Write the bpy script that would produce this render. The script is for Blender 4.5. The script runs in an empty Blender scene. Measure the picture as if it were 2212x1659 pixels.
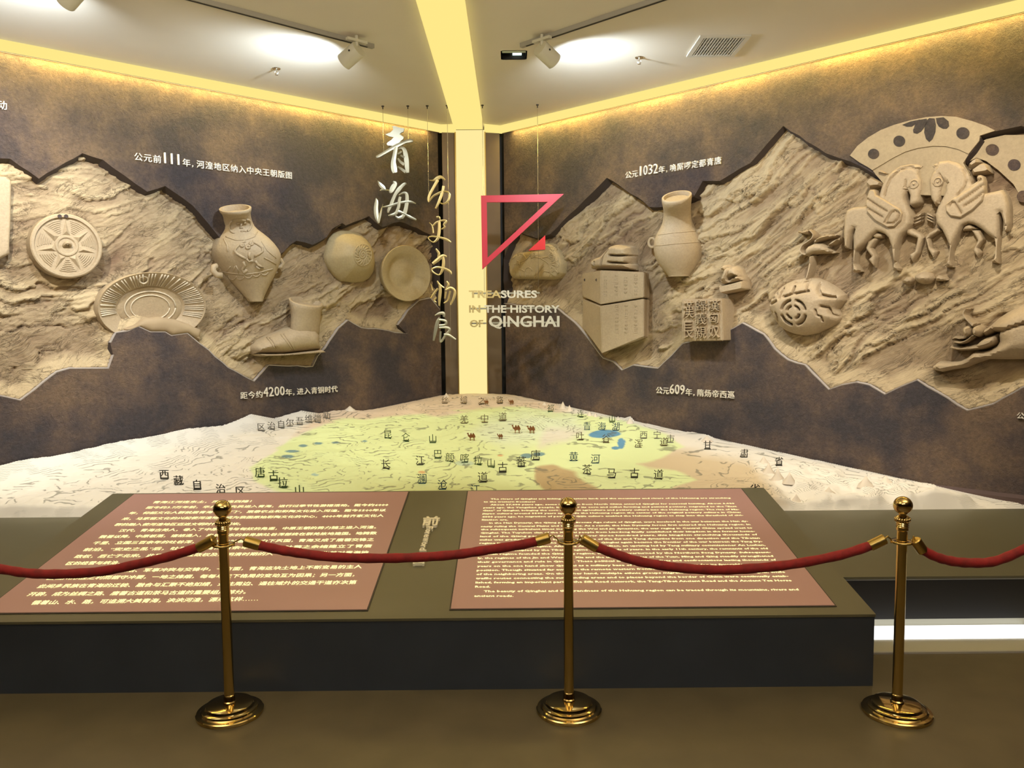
import bpy, bmesh, math, random
import numpy as np
from mathutils import Vector, Matrix
from mathutils.bvhtree import BVHTree
from mathutils.geometry import delaunay_2d_cdt

SC = bpy.context.scene
COL = SC.collection
random.seed(4)

# ------------------------------------------------------------------ camera
F = 1725.0; PIT = math.radians(4.54); ROLL = .009; CH = 1.70
cf = Vector((0, math.cos(PIT), -math.sin(PIT)))
_r = Vector((1, 0, 0)); _u = Vector((0, math.sin(PIT), math.cos(PIT)))
cr = _r*math.cos(ROLL) - _u*math.sin(ROLL)
cu = _u*math.cos(ROLL) + _r*math.sin(ROLL)
CP = Vector((0, 0, CH))
cd = bpy.data.cameras.new('camera'); cam = bpy.data.objects.new('camera', cd); COL.objects.link(cam)
cd.sensor_fit = 'HORIZONTAL'; cd.sensor_width = 36; cd.lens = 36*F/2212; cd.clip_start = .05; cd.clip_end = 100
cam.matrix_world = Matrix(((cr.x, cu.x, -cf.x, 0), (cr.y, cu.y, -cf.y, 0), (cr.z, cu.z, -cf.z, CH), (0, 0, 0, 1)))
SC.camera = cam

# ------------------------------------------------------------------ world, light, exposure
wd = bpy.data.worlds.new('world'); SC.world = wd; wd.use_nodes = True
wd.node_tree.nodes['Background'].inputs[0].default_value = (.5, .42, .3, 1)
wd.node_tree.nodes['Background'].inputs[1].default_value = .02
SC.view_settings.view_transform = 'Standard'; SC.view_settings.look = 'None'
SC.view_settings.exposure = 0.28; SC.view_settings.gamma = 1.0; SC.view_settings.use_curve_mapping = False

def look_at(o, tgt):
    o.rotation_euler = (Vector(tgt)-o.location).to_track_quat('-Z', 'Y').to_euler()
def spot(loc, tgt, e, col, ang, blend=.6, rad=.04):
    l = bpy.data.lights.new('spot_light', 'SPOT'); l.energy = e; l.color = col; l.spot_size = math.radians(ang)
    l.spot_blend = blend; l.shadow_soft_size = rad
    o = bpy.data.objects.new('spot_light', l); COL.objects.link(o); o.location = loc; look_at(o, tgt); return o
def area(loc, tgt, e, col, sx, sy):
    l = bpy.data.lights.new('area_light', 'AREA'); l.energy = e; l.color = col; l.shape = 'RECTANGLE'; l.size = sx; l.size_y = sy
    o = bpy.data.objects.new('area_light', l); COL.objects.link(o); o.location = loc; look_at(o, tgt); return o
COOL = (.80, .91, 1.0); WARM = (1, .86, .62); NEUT = (1, .93, .8)
# further spots on the same tracks, outside the frame, washing the two walls
spot((-2.9, 4.2, 3.5), (-4.1, 6.1, 1.9), 190, NEUT, 75)
spot((2.0, 4.2, 3.5), (2.75, 6.2, 1.9), 130, NEUT, 80)
spot((3.4, 3.0, 3.5), (4.1, 5.1, 1.9), 95, NEUT, 75)
# the map's own spots above the table
spot((-2.1, 4.6, 3.6), (-2.2, 6.3, .6), 98, (1, .98, .94), 66)
spot((1.6, 4.6, 3.6), (1.6, 6.2, .6), 118, (1, .98, .94), 66)
spot((-.3, 4.9, 3.6), (-.3, 7.0, .7), 118, (1, .97, .82), 56)
# unseen fill added behind the camera, then two added uplights brightening the ceiling
area((0, -.6, 3.5), (0, 4, 0), 34, (1, .93, .82), 3.4, .8)
area((-2.2, 1.6, 2.95), (-2.2, 1.9, 4), 85, WARM, 2.0, .5)
area((2.2, 1.6, 2.95), (2.2, 1.9, 4), 85, WARM, 2.0, .5)

# ------------------------------------------------------------------ helpers
def pxray(px, py): return cf + cr*((px-1106)/F) + cu*((829.5-py)/F)
def onplane(px, py, n, d):
    n = Vector(n); w = pxray(px, py); return CP + w*((d-n.dot(CP))/n.dot(w))
def onz(px, py, z): return onplane(px, py, (0, 0, 1), z)
def ony(px, py, y): return onplane(px, py, (0, 1, 0), y)
def proj_np(P):
    q = P - np.array(CP); d = q@np.array(cf)
    return 1106+F*(q@np.array(cr))/d, 829.5-F*(q@np.array(cu))/d
def cp(org, sc, pts): return [(org[0]+p[0]/sc, org[1]+p[1]/sc) + tuple(v/sc for v in p[2:]) for p in pts]

def base_of(p):
    v = Vector((0, 0, 0))
    while p is not None:
        v += p.location; p = p.parent
    return v
def tag(o, label=None, cat=None, group=None, kind=None):
    if label: o['label'] = label
    if cat: o['category'] = cat
    if group: o['group'] = group
    if kind: o['kind'] = kind
    return o
def thing(name, label, cat, loc=(0, 0, 0), group=None):
    o = bpy.data.objects.new(name, None); COL.objects.link(o); o.location = loc; o.empty_display_size = .1
    return tag(o, label, cat, group)
def obj(name, verts, faces, mat, parent=None, smooth=False, loc=None):
    verts = [Vector(v) for v in verts]
    if loc is None:
        if parent is None:
            lo = [min(v[i] for v in verts) for i in range(3)]; hi = [max(v[i] for v in verts) for i in range(3)]
            loc = Vector(((lo[0]+hi[0])/2, (lo[1]+hi[1])/2, lo[2]))
        else: loc = base_of(parent)
    else: loc = Vector(loc)
    me = bpy.data.meshes.new(name); me.from_pydata([v-loc for v in verts], [], faces)
    me.materials.append(mat)
    if smooth: me.polygons.foreach_set('use_smooth', [True]*len(me.polygons))
    me.update()
    o = bpy.data.objects.new(name, me); COL.objects.link(o)
    if parent is not None:
        o.parent = parent
        o.location = loc - base_of(parent)
    else: o.location = loc
    return o
def npobj(name, V, Fc, mat, parent=None, smooth=True, loc=None):
    """numpy vertices (N,3), faces (M,3|4)"""
    V = np.asarray(V, float); Fc = np.asarray(Fc, np.int32)
    if loc is None:
        if parent is None:
            lo = V.min(0); hi = V.max(0); loc = np.array([(lo[0]+hi[0])/2, (lo[1]+hi[1])/2, lo[2]])
        else: loc = np.array(base_of(parent))
    me = bpy.data.meshes.new(name); n = Fc.shape[1]
    me.vertices.add(len(V)); me.vertices.foreach_set('co', (V-np.array(loc)).ravel())
    me.loops.add(Fc.size); me.loops.foreach_set('vertex_index', Fc.ravel())
    me.polygons.add(len(Fc)); me.polygons.foreach_set('loop_start', np.arange(0, Fc.size, n, dtype=np.int32))
    me.polygons.foreach_set('loop_total', np.full(len(Fc), n, np.int32))
    if smooth: me.polygons.foreach_set('use_smooth', np.ones(len(Fc), bool))
    me.materials.append(mat); me.update(calc_edges=True); me.validate()
    o = bpy.data.objects.new(name, me); COL.objects.link(o)
    if parent is not None: o.parent = parent; o.location = Vector(loc)-base_of(parent)
    else: o.location = loc
    return o

class MB:
    def __init__(s): s.v = []; s.f = []
    def add(s, vs, fs):
        b = len(s.v); s.v += [Vector(v) for v in vs]; s.f += [tuple(i+b for i in f) for f in fs]; return s
    def box(s, lo, hi, M=None):
        vs = [Vector((x, y, z)) for z in (lo[2], hi[2]) for y in (lo[1], hi[1]) for x in (lo[0], hi[0])]
        if M is not None: vs = [M@v for v in vs]
        return s.add(vs, [(0, 2, 3, 1), (4, 5, 7, 6), (0, 1, 5, 4), (2, 6, 7, 3), (0, 4, 6, 2), (1, 3, 7, 5)])
    def hexa(s, b4, t4):
        return s.add(list(b4)+list(t4), [(3, 2, 1, 0), (4, 5, 6, 7), (0, 1, 5, 4), (1, 2, 6, 5), (2, 3, 7, 6), (3, 0, 4, 7)])
    def lathe(s, prof, M=None, seg=32, cap=True):
        vs = []; fs = []
        for (r, z) in prof:
            for k in range(seg):
                a = 2*math.pi*k/seg; v = Vector((r*math.cos(a), r*math.sin(a), z)); vs.append(M@v if M is not None else v)
        for i in range(len(prof)-1):
            for k in range(seg):
                k2 = (k+1) % seg; fs.append((i*seg+k, i*seg+k2, (i+1)*seg+k2, (i+1)*seg+k))
        if cap:
            fs.append(tuple(range(seg))[::-1]); fs.append(tuple(range((len(prof)-1)*seg, len(prof)*seg)))
        return s.add(vs, fs)
    def tube(s, pts, r, seg=8, cap=True):
        pts = [Vector(p) for p in pts]; n = len(pts); rr = r if isinstance(r, (list, tuple)) else [r]*n
        vs = []; fs = []; up = None
        for i, p in enumerate(pts):
            t = (pts[min(i+1, n-1)]-pts[max(i-1, 0)]).normalized()
            if up is None: up = Vector((0, 0, 1)) if abs(t.z) < .9 else Vector((1, 0, 0))
            a = t.cross(up).normalized(); up = a.cross(t).normalized()
            for k in range(seg):
                w = 2*math.pi*k/seg; vs.append(p+(a*math.cos(w)+up*math.sin(w))*rr[i])
        for i in range(n-1):
            for k in range(seg):
                k2 = (k+1) % seg; fs.append((i*seg+k, i*seg+k2, (i+1)*seg+k2, (i+1)*seg+k))
        if cap: fs.append(tuple(range(seg))[::-1]); fs.append(tuple(range((n-1)*seg, n*seg)))
        return s.add(vs, fs)
    def build(s, name, mat, parent=None, smooth=False, loc=None): return obj(name, s.v, s.f, mat, parent, smooth, loc)
def autosmooth(o, ang=35):
    me = o.data; me.polygons.foreach_set('use_smooth', [True]*len(me.polygons)); bm = bmesh.new(); bm.from_mesh(me)
    for e in bm.edges:
        if len(e.link_faces) == 2 and e.calc_face_angle(0) > math.radians(ang): e.smooth = False
    bm.to_mesh(me); bm.free(); return o

# numpy noise
def _h(ix, iy, seed):
    n = (ix.astype(np.int64)*374761393 + iy.astype(np.int64)*668265263 + seed*974634777) & 0xffffffff
    n = ((n ^ (n >> 13))*1274126177) & 0xffffffff
    return ((n ^ (n >> 16)) & 0xffffff)/float(0xffffff)
def vn(x, y, seed=0):
    ix = np.floor(x); iy = np.floor(y); fx = x-ix; fy = y-iy; fx = fx*fx*(3-2*fx); fy = fy*fy*(3-2*fy)
    a = _h(ix, iy, seed); b = _h(ix+1, iy, seed); c = _h(ix, iy+1, seed); d = _h(ix+1, iy+1, seed)
    return (a*(1-fx)+b*fx)*(1-fy)+(c*(1-fx)+d*fx)*fy
def fbm(x, y, seed=0, o=4):
    s = 0; a = .5; t = 0
    for i in range(o): s = s+a*vn(x*2**i, y*2**i, seed+i*17); t += a; a *= .5
    return s/t
def inpoly(X, Y, poly):
    r = np.zeros(X.shape, bool); n = len(poly)
    for i in range(n):
        x1, y1 = poly[i][:2]; x2, y2 = poly[(i+1) % n][:2]
        if y1 == y2: continue
        c = ((y1 > Y) != (y2 > Y)) & (X < (x2-x1)*(Y-y1)/(y2-y1)+x1); r ^= c
    return r
def dist_poly(X, Y, poly, closed=True):
    d = np.full(X.shape, 1e9); n = len(poly)
    for i in range(n if closed else n-1):
        x1, y1 = poly[i][:2]; x2, y2 = poly[(i+1) % n][:2]
        dx = x2-x1; dy = y2-y1; L = dx*dx+dy*dy+1e-12
        t = np.clip(((X-x1)*dx+(Y-y1)*dy)/L, 0, 1)
        d = np.minimum(d, np.hypot(X-x1-t*dx, Y-y1-t*dy))
    return d
def stroke_poly(pts):
    """(x,y,w) centre line -> outline polygon with rounded ends"""
    L = []; R = []; n = len(pts)
    q = []
    for i in range(n-1):                                  # smooth the path
        p0 = pts[max(i-1, 0)]; p1 = pts[i]; p2 = pts[i+1]; p3 = pts[min(i+2, n-1)]
        for k in range(5):
            t = k/5
            q.append([.5*((2*p1[j])+(-p0[j]+p2[j])*t+(2*p0[j]-5*p1[j]+4*p2[j]-p3[j])*t*t+(-p0[j]+3*p1[j]-3*p2[j]+p3[j])*t**3) for j in range(3)])
    q.append(list(pts[-1]))
    n = len(q)
    for i in range(n):
        a = q[max(i-1, 0)]; b = q[min(i+1, n-1)]; dx = b[0]-a[0]; dy = b[1]-a[1]; l = math.hypot(dx, dy)+1e-9
        nx, ny = -dy/l, dx/l; w = max(q[i][2], 1e-4)/2
        L.append((q[i][0]+nx*w, q[i][1]+ny*w)); R.append((q[i][0]-nx*w, q[i][1]-ny*w))
    return L+R[::-1]
def ribbon(pts):
    P = stroke_poly(pts); n = len(P)//2
    return P[:n], P[n:][::-1]

# ------------------------------------------------------------------ materials
def mat(name, col, rough=.6, metal=0, emit=0, ecol=None, noise=None, bump=None, spec=None):
    m = bpy.data.materials.new(name); m.use_nodes = True; N = m.node_tree.nodes; L = m.node_tree.links
    b = N['Principled BSDF']; b.inputs['Base Color'].default_value = (*col, 1); b.inputs['Roughness'].default_value = rough
    b.inputs['Metallic'].default_value = metal
    if spec is not None: b.inputs['Specular IOR Level'].default_value = spec
    if emit: b.inputs['Emission Color'].default_value = (*(ecol or col), 1); b.inputs['Emission Strength'].default_value = emit
    tc = N.new('ShaderNodeTexCoord')
    if noise:                                             # (scale, amount)
        t = N.new('ShaderNodeTexNoise'); t.inputs['Scale'].default_value = noise[0]; t.inputs['Detail'].default_value = 6
        L.new(tc.outputs['Object'], t.inputs['Vector'])
        r = N.new('ShaderNodeMapRange'); r.inputs['From Min'].default_value = .3; r.inputs['From Max'].default_value = .7
        r.inputs['To Min'].default_value = 1-noise[1]; r.inputs['To Max'].default_value = 1+noise[1]; L.new(t.outputs['Fac'], r.inputs['Value'])
        mx = N.new('ShaderNodeVectorMath'); mx.operation = 'SCALE'; mx.inputs[0].default_value = col
        L.new(r.outputs['Result'], mx.inputs['Scale']); L.new(mx.outputs['Vector'], b.inputs['Base Color'])
    if bump:                                              # (scale, strength, distance)
        t = N.new('ShaderNodeTexNoise'); t.inputs['Scale'].default_value = bump[0]; t.inputs['Detail'].default_value = 8; t.inputs['Roughness'].default_value = .65
        L.new(tc.outputs['Object'], t.inputs['Vector'])
        bp = N.new('ShaderNodeBump'); bp.inputs['Strength'].default_value = bump[1]; bp.inputs['Distance'].default_value = bump[2]
        L.new(t.outputs['Fac'], bp.inputs['Height']); L.new(bp.outputs['Normal'], b.inputs['Normal'])
    return m
def emat(name, col, s):
    m = bpy.data.materials.new(name); m.use_nodes = True; N = m.node_tree.nodes; N.remove(N['Principled BSDF'])
    e = N.new('ShaderNodeEmission'); e.inputs[0].default_value = (*col, 1); e.inputs[1].default_value = s
    m.node_tree.links.new(e.outputs[0], N['Material Output'].inputs[0]); return m
M_glow = emat('glow', (1, .80, .25), .84)
M_glow2 = emat('glow_column', (1, .82, .34), .84)
M_text = emat('text_glow', (1, .88, .38), 1.25)
M_white_led = emat('white_led', (1, 1, .97), 1.6)
M_cold = emat('cold_led', (.75, 1, .9), 1.5)
M_ceil = mat('ceiling_paint', (.76, .71, .62), .8, noise=(1.2, .03))
M_floor = mat('floor_vinyl', (.112, .090, .050), .30, noise=(5, .12), bump=(60, .05, .002))
M_dark = mat('console_front', (.038, .046, .062), .42, noise=(2.5, .12))
M_olive = mat('console_top', (.112, .102, .062), .36, noise=(1.2, .08))
M_black = mat('black_board', (.012, .010, .008), .6)
M_gold = mat('polished_brass', (.58, .42, .17), .11, 1)
M_gold_d = mat('brushed_brass', (.48, .33, .10), .32, 1)
M_velvet = mat('red_velvet', (.23, .004, .005), .75, noise=(30, .25), bump=(140, .4, .002))
M_velvet.node_tree.nodes['Principled BSDF'].inputs['Sheen Weight'].default_value = .08
M_panel = mat('panel_film', (.30, .175, .15), .36, emit=.085, ecol=(1, .46, .34))
M_seam = mat('seam', (.05, .04, .03), .6)
M_grey = mat('grey_track', (.36, .34, .30), .5)
M_lamp = mat('lamp_white', (.62, .60, .50), .45)
M_chrome = mat('chrome', (.7, .68, .6), .2, 1)
M_silver = mat('brushed_silver', (.46, .45, .36), .36, .85)
M_word = mat('bright_silver_letter', (.86, .83, .72), .3, .5)
M_steelgold = mat('brushed_gold_letter', (.74, .60, .28), .34, .8)
M_red = mat('red_paint', (.70, .035, .075), .38)
M_red2 = mat('bright_red_paint', (.72, .012, .015), .45)
M_cap = mat('caption_letter', (.78, .71, .60), .5, .0)
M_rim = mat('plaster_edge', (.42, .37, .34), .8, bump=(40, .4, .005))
M_rimd = mat('shaded_plaster_edge', (.05, .034, .028), .85, bump=(30, .5, .005))
M_pil = mat('brown_metal_strip', (.135, .092, .052), .45, noise=(3, .15))
M_vent = mat('vent_white', (.62, .61, .56), .5)
M_camel = mat('camel_brown', (.20, .07, .015), .5)
M_inkd = mat('ink_dark', (.03, .028, .02), .6)
M_inkg = mat('ink_green', (.035, .07, .02), .6)
M_inkb = mat('ink_blue', (.02, .07, .11), .6)
M_inkgr = mat('ink_grey', (.15, .14, .12), .6)
M_inkbr = mat('ink_brown', (.10, .07, .03), .6)
M_fore = mat('raised_letter', (.85, .80, .64), .45)
M_sand = mat('sand_back_wall', (.09, .07, .05), .8)

def plaster():
    m = bpy.data.materials.new('brown_plaster'); m.use_nodes = True; N = m.node_tree.nodes; L = m.node_tree.links
    b = N['Principled BSDF']; b.inputs['Roughness'].default_value = .62; tc = N.new('ShaderNodeTexCoord')
    def noi(s, d=5, r=.55):
        t = N.new('ShaderNodeTexNoise'); t.inputs['Scale'].default_value = s; t.inputs['Detail'].default_value = d; t.inputs['Roughness'].default_value = r
        L.new(tc.outputs['Object'], t.inputs['Vector']); return t
    a = noi(1.6, 7, .62); rp = N.new('ShaderNodeValToRGB'); e = rp.color_ramp.elements
    e[0].position = .40; e[0].color = (.070, .056, .062, 1); e[1].position = .62; e[1].color = (.25, .16, .098, 1)
    x = e.new(.50); x.color = (.145, .098, .080, 1)
    L.new(a.outputs['Fac'], rp.inputs[0])
    c = noi(40, 8, .7); r2 = N.new('ShaderNodeMapRange'); r2.inputs['From Min'].default_value = .3; r2.inputs['From Max'].default_value = .75; r2.inputs['To Min'].default_value = .7; r2.inputs['To Max'].default_value = 1.35
    L.new(c.outputs['Fac'], r2.inputs['Value']); v = N.new('ShaderNodeVectorMath'); v.operation = 'SCALE'
    L.new(rp.outputs[0], v.inputs[0]); L.new(r2.outputs['Result'], v.inputs['Scale'])
    # pale specks
    sp = noi(150, 2, .5); st = N.new('ShaderNodeMath'); st.operation = 'GREATER_THAN'; st.inputs[1].default_value = .765; L.new(sp.outputs['Fac'], st.inputs[0])
    mx = N.new('ShaderNodeMix'); mx.data_type = 'RGBA'; L.new(st.outputs[0], mx.inputs['Factor']); L.new(v.outputs['Vector'], mx.inputs['A']); mx.inputs['B'].default_value = (.55, .45, .32, 1)
    L.new(mx.outputs['Result'], b.inputs['Base Color'])
    # trowelled relief: warped noise
    w = noi(9, 6, .6); ad = N.new('ShaderNodeVectorMath'); ad.operation = 'MULTIPLY_ADD'; L.new(w.outputs['Color'], ad.inputs[0]); ad.inputs[1].default_value = (.25, .25, .25); L.new(tc.outputs['Object'], ad.inputs[2])
    f = N.new('ShaderNodeTexNoise'); f.inputs['Scale'].default_value = 26; f.inputs['Detail'].default_value = 8; f.inputs['Roughness'].default_value = .68; L.new(ad.outputs[0], f.inputs['Vector'])
    bp = N.new('ShaderNodeBump'); bp.inputs['Strength'].default_value = 1.0; bp.inputs['Distance'].default_value = .045
    L.new(f.outputs['Fac'], bp.inputs['Height']); L.new(bp.outputs['Normal'], b.inputs['Normal'])
    return m
M_plaster = plaster()
def rockmat(name, hi, lo, bs=.012, fine=70, dep=True, rough=.75):
    m = bpy.data.materials.new(name); m.use_nodes = True; N = m.node_tree.nodes; L = m.node_tree.links
    b = N['Principled BSDF']; b.inputs['Roughness'].default_value = rough; b.inputs['Specular IOR Level'].default_value = .3; tc = N.new('ShaderNodeTexCoord')
    t = N.new('ShaderNodeTexNoise'); t.inputs['Scale'].default_value = 4; t.inputs['Detail'].default_value = 6; L.new(tc.outputs['Object'], t.inputs['Vector'])
    f = N.new('ShaderNodeTexNoise'); f.inputs['Scale'].default_value = fine; f.inputs['Detail'].default_value = 8; f.inputs['Roughness'].default_value = .7
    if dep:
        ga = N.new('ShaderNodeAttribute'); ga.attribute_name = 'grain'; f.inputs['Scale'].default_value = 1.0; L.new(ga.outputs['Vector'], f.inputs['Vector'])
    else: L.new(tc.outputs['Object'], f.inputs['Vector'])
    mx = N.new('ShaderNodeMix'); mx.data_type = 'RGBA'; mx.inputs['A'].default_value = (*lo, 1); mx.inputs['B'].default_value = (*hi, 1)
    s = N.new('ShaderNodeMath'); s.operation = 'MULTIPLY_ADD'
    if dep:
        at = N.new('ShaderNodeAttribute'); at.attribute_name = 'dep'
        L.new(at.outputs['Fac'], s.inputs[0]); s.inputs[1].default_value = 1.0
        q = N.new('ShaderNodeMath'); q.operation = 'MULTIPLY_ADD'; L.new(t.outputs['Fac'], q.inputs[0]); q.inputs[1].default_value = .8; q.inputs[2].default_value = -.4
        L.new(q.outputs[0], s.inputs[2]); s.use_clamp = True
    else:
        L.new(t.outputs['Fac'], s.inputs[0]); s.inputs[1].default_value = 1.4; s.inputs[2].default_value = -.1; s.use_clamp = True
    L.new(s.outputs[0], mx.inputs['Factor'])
    r2 = N.new('ShaderNodeMapRange'); r2.inputs['From Min'].default_value = .3; r2.inputs['From Max'].default_value = .7; r2.inputs['To Min'].default_value = .88; r2.inputs['To Max'].default_value = 1.1
    L.new(f.outputs['Fac'], r2.inputs['Value']); v = N.new('ShaderNodeVectorMath'); v.operation = 'SCALE'; L.new(mx.outputs['Result'], v.inputs[0]); L.new(r2.outputs['Result'], v.inputs['Scale'])
    L.new(v.outputs['Vector'], b.inputs['Base Color'])
    bp = N.new('ShaderNodeBump'); bp.inputs['Strength'].default_value = .7; bp.inputs['Distance'].default_value = bs
    if dep:                                               # thin broken cracks along the layers and across them
        hsum = f.outputs['Fac']; col = v.outputs['Vector']
        for sc_, wd, amt in ((.30, .018, .8), (.75, .018, .3)):
            cn = N.new('ShaderNodeTexNoise'); cn.inputs['Scale'].default_value = sc_; cn.inputs['Detail'].default_value = 5; cn.inputs['Roughness'].default_value = .65; L.new(ga.outputs['Vector'], cn.inputs['Vector'])
            s1 = N.new('ShaderNodeMath'); s1.operation = 'SUBTRACT'; s1.inputs[1].default_value = .5; L.new(cn.outputs['Fac'], s1.inputs[0]); s2 = N.new('ShaderNodeMath'); s2.operation = 'ABSOLUTE'; L.new(s1.outputs[0], s2.inputs[0])
            s3 = N.new('ShaderNodeMapRange'); s3.inputs['From Max'].default_value = wd; s3.inputs['To Min'].default_value = 1; s3.inputs['To Max'].default_value = 0; L.new(s2.outputs[0], s3.inputs['Value'])
            mk = N.new('ShaderNodeTexNoise'); mk.inputs['Scale'].default_value = .22; L.new(ga.outputs['Vector'], mk.inputs['Vector']); mr = N.new('ShaderNodeMapRange'); mr.inputs['From Min'].default_value = .45; mr.inputs['From Max'].default_value = .58; L.new(mk.outputs['Fac'], mr.inputs['Value'])
            s4 = N.new('ShaderNodeMath'); s4.operation = 'MULTIPLY'; L.new(s3.outputs['Result'], s4.inputs[0]); L.new(mr.outputs['Result'], s4.inputs[1])
            s5 = N.new('ShaderNodeMath'); s5.operation = 'MULTIPLY_ADD'; s5.inputs[1].default_value = -amt; L.new(s4.outputs[0], s5.inputs[0]); L.new(hsum, s5.inputs[2]); hsum = s5.outputs[0]
            s6 = N.new('ShaderNodeMath'); s6.operation = 'MULTIPLY'; s6.inputs[1].default_value = amt*.7; L.new(s4.outputs[0], s6.inputs[0]); m8 = N.new('ShaderNodeMix'); m8.data_type = 'RGBA'; L.new(s6.outputs[0], m8.inputs['Factor']); L.new(col, m8.inputs['A']); m8.inputs['B'].default_value = (.09, .055, .032, 1); col = m8.outputs['Result']
        L.new(hsum, bp.inputs['Height']); L.new(col, b.inputs['Base Color'])
    else: L.new(f.outputs['Fac'], bp.inputs['Height'])
    L.new(bp.outputs['Normal'], b.inputs['Normal']); return m
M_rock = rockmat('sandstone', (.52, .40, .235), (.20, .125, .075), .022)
M_art = rockmat('carved_sandstone', (.45, .35, .225), (.34, .255, .16), .006, 60, False, .5)
M_artg = rockmat('carved_sandstone_gold', (.44, .35, .20), (.34, .26, .14), .004, 60, False, .5)
M_ring = rockmat('flat_carved_stone', (.38, .295, .175), (.29, .22, .135), .006, 40, False, .7)

# ------------------------------------------------------------------ key dimensions
ZC = 3.716                                                # ceiling height
AL = Vector((-.7297, 8.415, 0)); DL = Vector((-.7466, -.6653, 0)); NL = Vector((.6653, -.7466, 0))
AR = Vector((-.0768, 8.4785, 0)); DR = Vector((.7267, -.6870, 0)); NR = Vector((-.6870, -.7267, 0))
SIDE = {'L': (AL, DL, NL), 'R': (AR, DR, NR)}
def W(side, s, z, n=0):
    A, D, N_ = SIDE[side]; return A + D*s + N_*n + Vector((0, 0, z))
def w2(side, px, py, n=0):
    """point of the wall (shifted n out of its face) seen at a pixel of the photograph -> (s, z)"""
    A, D, N_ = SIDE[side]; p = onplane(px, py, N_, N_.dot(A)+n); return ((p-A).dot(D), p.z)
def WP(side, px, py, n=0):
    s, z = w2(side, px, py, n); return W(side, s, z, n)
CXL, CXR, CY = -.556, -.262, 8.405                        # luminous column
SL = .146                                                 # slope of the console and of the map table
def deck_z(y): return .457+SL*(y-5.2)
def cons_z(y): return .342+SL*(y-3.571)

# ------------------------------------------------------------------ room
def struct(o): o['kind'] = 'structure'; return o
def polymesh(outer, holes, to3, name, m, thick=0, tod=None, edge_mat=None):
    """flat polygon with holes, triangulated; optional side walls going back to tod()"""
    vs = []; es = []
    for lp in [outer]+holes:
        b = len(vs); vs += [Vector(p[:2]) for p in lp]; n = len(lp); es += [(b+i, b+(i+1) % n) for i in range(n)]
    r = delaunay_2d_cdt(vs, es, [], 0, 1e-6)
    V = r[0]; T = []
    for t in r[2]:
        c = sum((V[i] for i in t), Vector((0, 0)))/3
        X = np.array([c.x]); Y = np.array([c.y])
        if inpoly(X, Y, outer)[0] and not any(inpoly(X, Y, h)[0] for h in holes): T.append(tuple(t))
    return [to3(v.x, v.y) for v in V], T

x0c, x1c = -8.5, 8.5
MB().box((x0c, -5, -.2), (x1c, 9.2, 0)).build('floor', M_floor)['kind'] = 'structure'
# ceiling with the open hatch
hc = [onz(1085, 110, ZC), onz(1135, 110, ZC), onz(1135, 128, ZC), onz(1085, 128, ZC)]
hx0 = min(p.x for p in hc); hx1 = max(p.x for p in hc); hy0 = min(p.y for p in hc); hy1 = max(p.y for p in hc)
v, t = polymesh([(x0c, -5), (x1c, -5), (x1c, 9.2), (x0c, 9.2)], [[(hx0, hy0), (hx1, hy0), (hx1, hy1), (hx0, hy1)]], lambda x, y: Vector((x, y, ZC)), 'ceiling', M_ceil)
struct(obj('ceiling', v, t, M_ceil, loc=(0, 0, ZC)))
mb = MB()
mb.box((hx0, hy1, ZC), (hx1, hy1+.01, ZC+.25)).box((hx0-.01, hy0, ZC), (hx0, hy1, ZC+.25)).box((hx1, hy0, ZC), (hx1+.01, hy1, ZC+.25)).box((hx0, hy0-.01, ZC), (hx1, hy0, ZC+.25)).box((hx0, hy0, ZC+.25), (hx1, hy1, ZC+.26))
t0 = thing('ceiling_hatch', 'small open rectangular hatch in the ceiling left of the right spotlight', 'hatch', ((hx0+hx1)/2, (hy0+hy1)/2, ZC))
mb.build('shaft', M_black, t0)
MB().box((hx0, hy0+.0, ZC+.001), (hx1, hy0+.05, ZC+.02)).build('ledge', mat('hatch_ledge', (.5, .6, .52), .6), t0)
MB().box(((hx0+hx1)/2-.01, hy0+.17, ZC+.03), ((hx0+hx1)/2+.06, hy0+.20, ZC+.05)).build('lamp', M_cold, t0)
# rear walls
struct(MB().box((x0c-.1, -5, 0), (x0c, 9.2, ZC)).build('wall_west', M_sand))
struct(MB().box((x1c, -5, 0), (x1c+.1, 9.2, ZC)).build('wall_east', M_sand))
struct(MB().box((x0c, -5.1, 0), (x1c, -5, ZC)).build('wall_south', M_sand))

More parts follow.
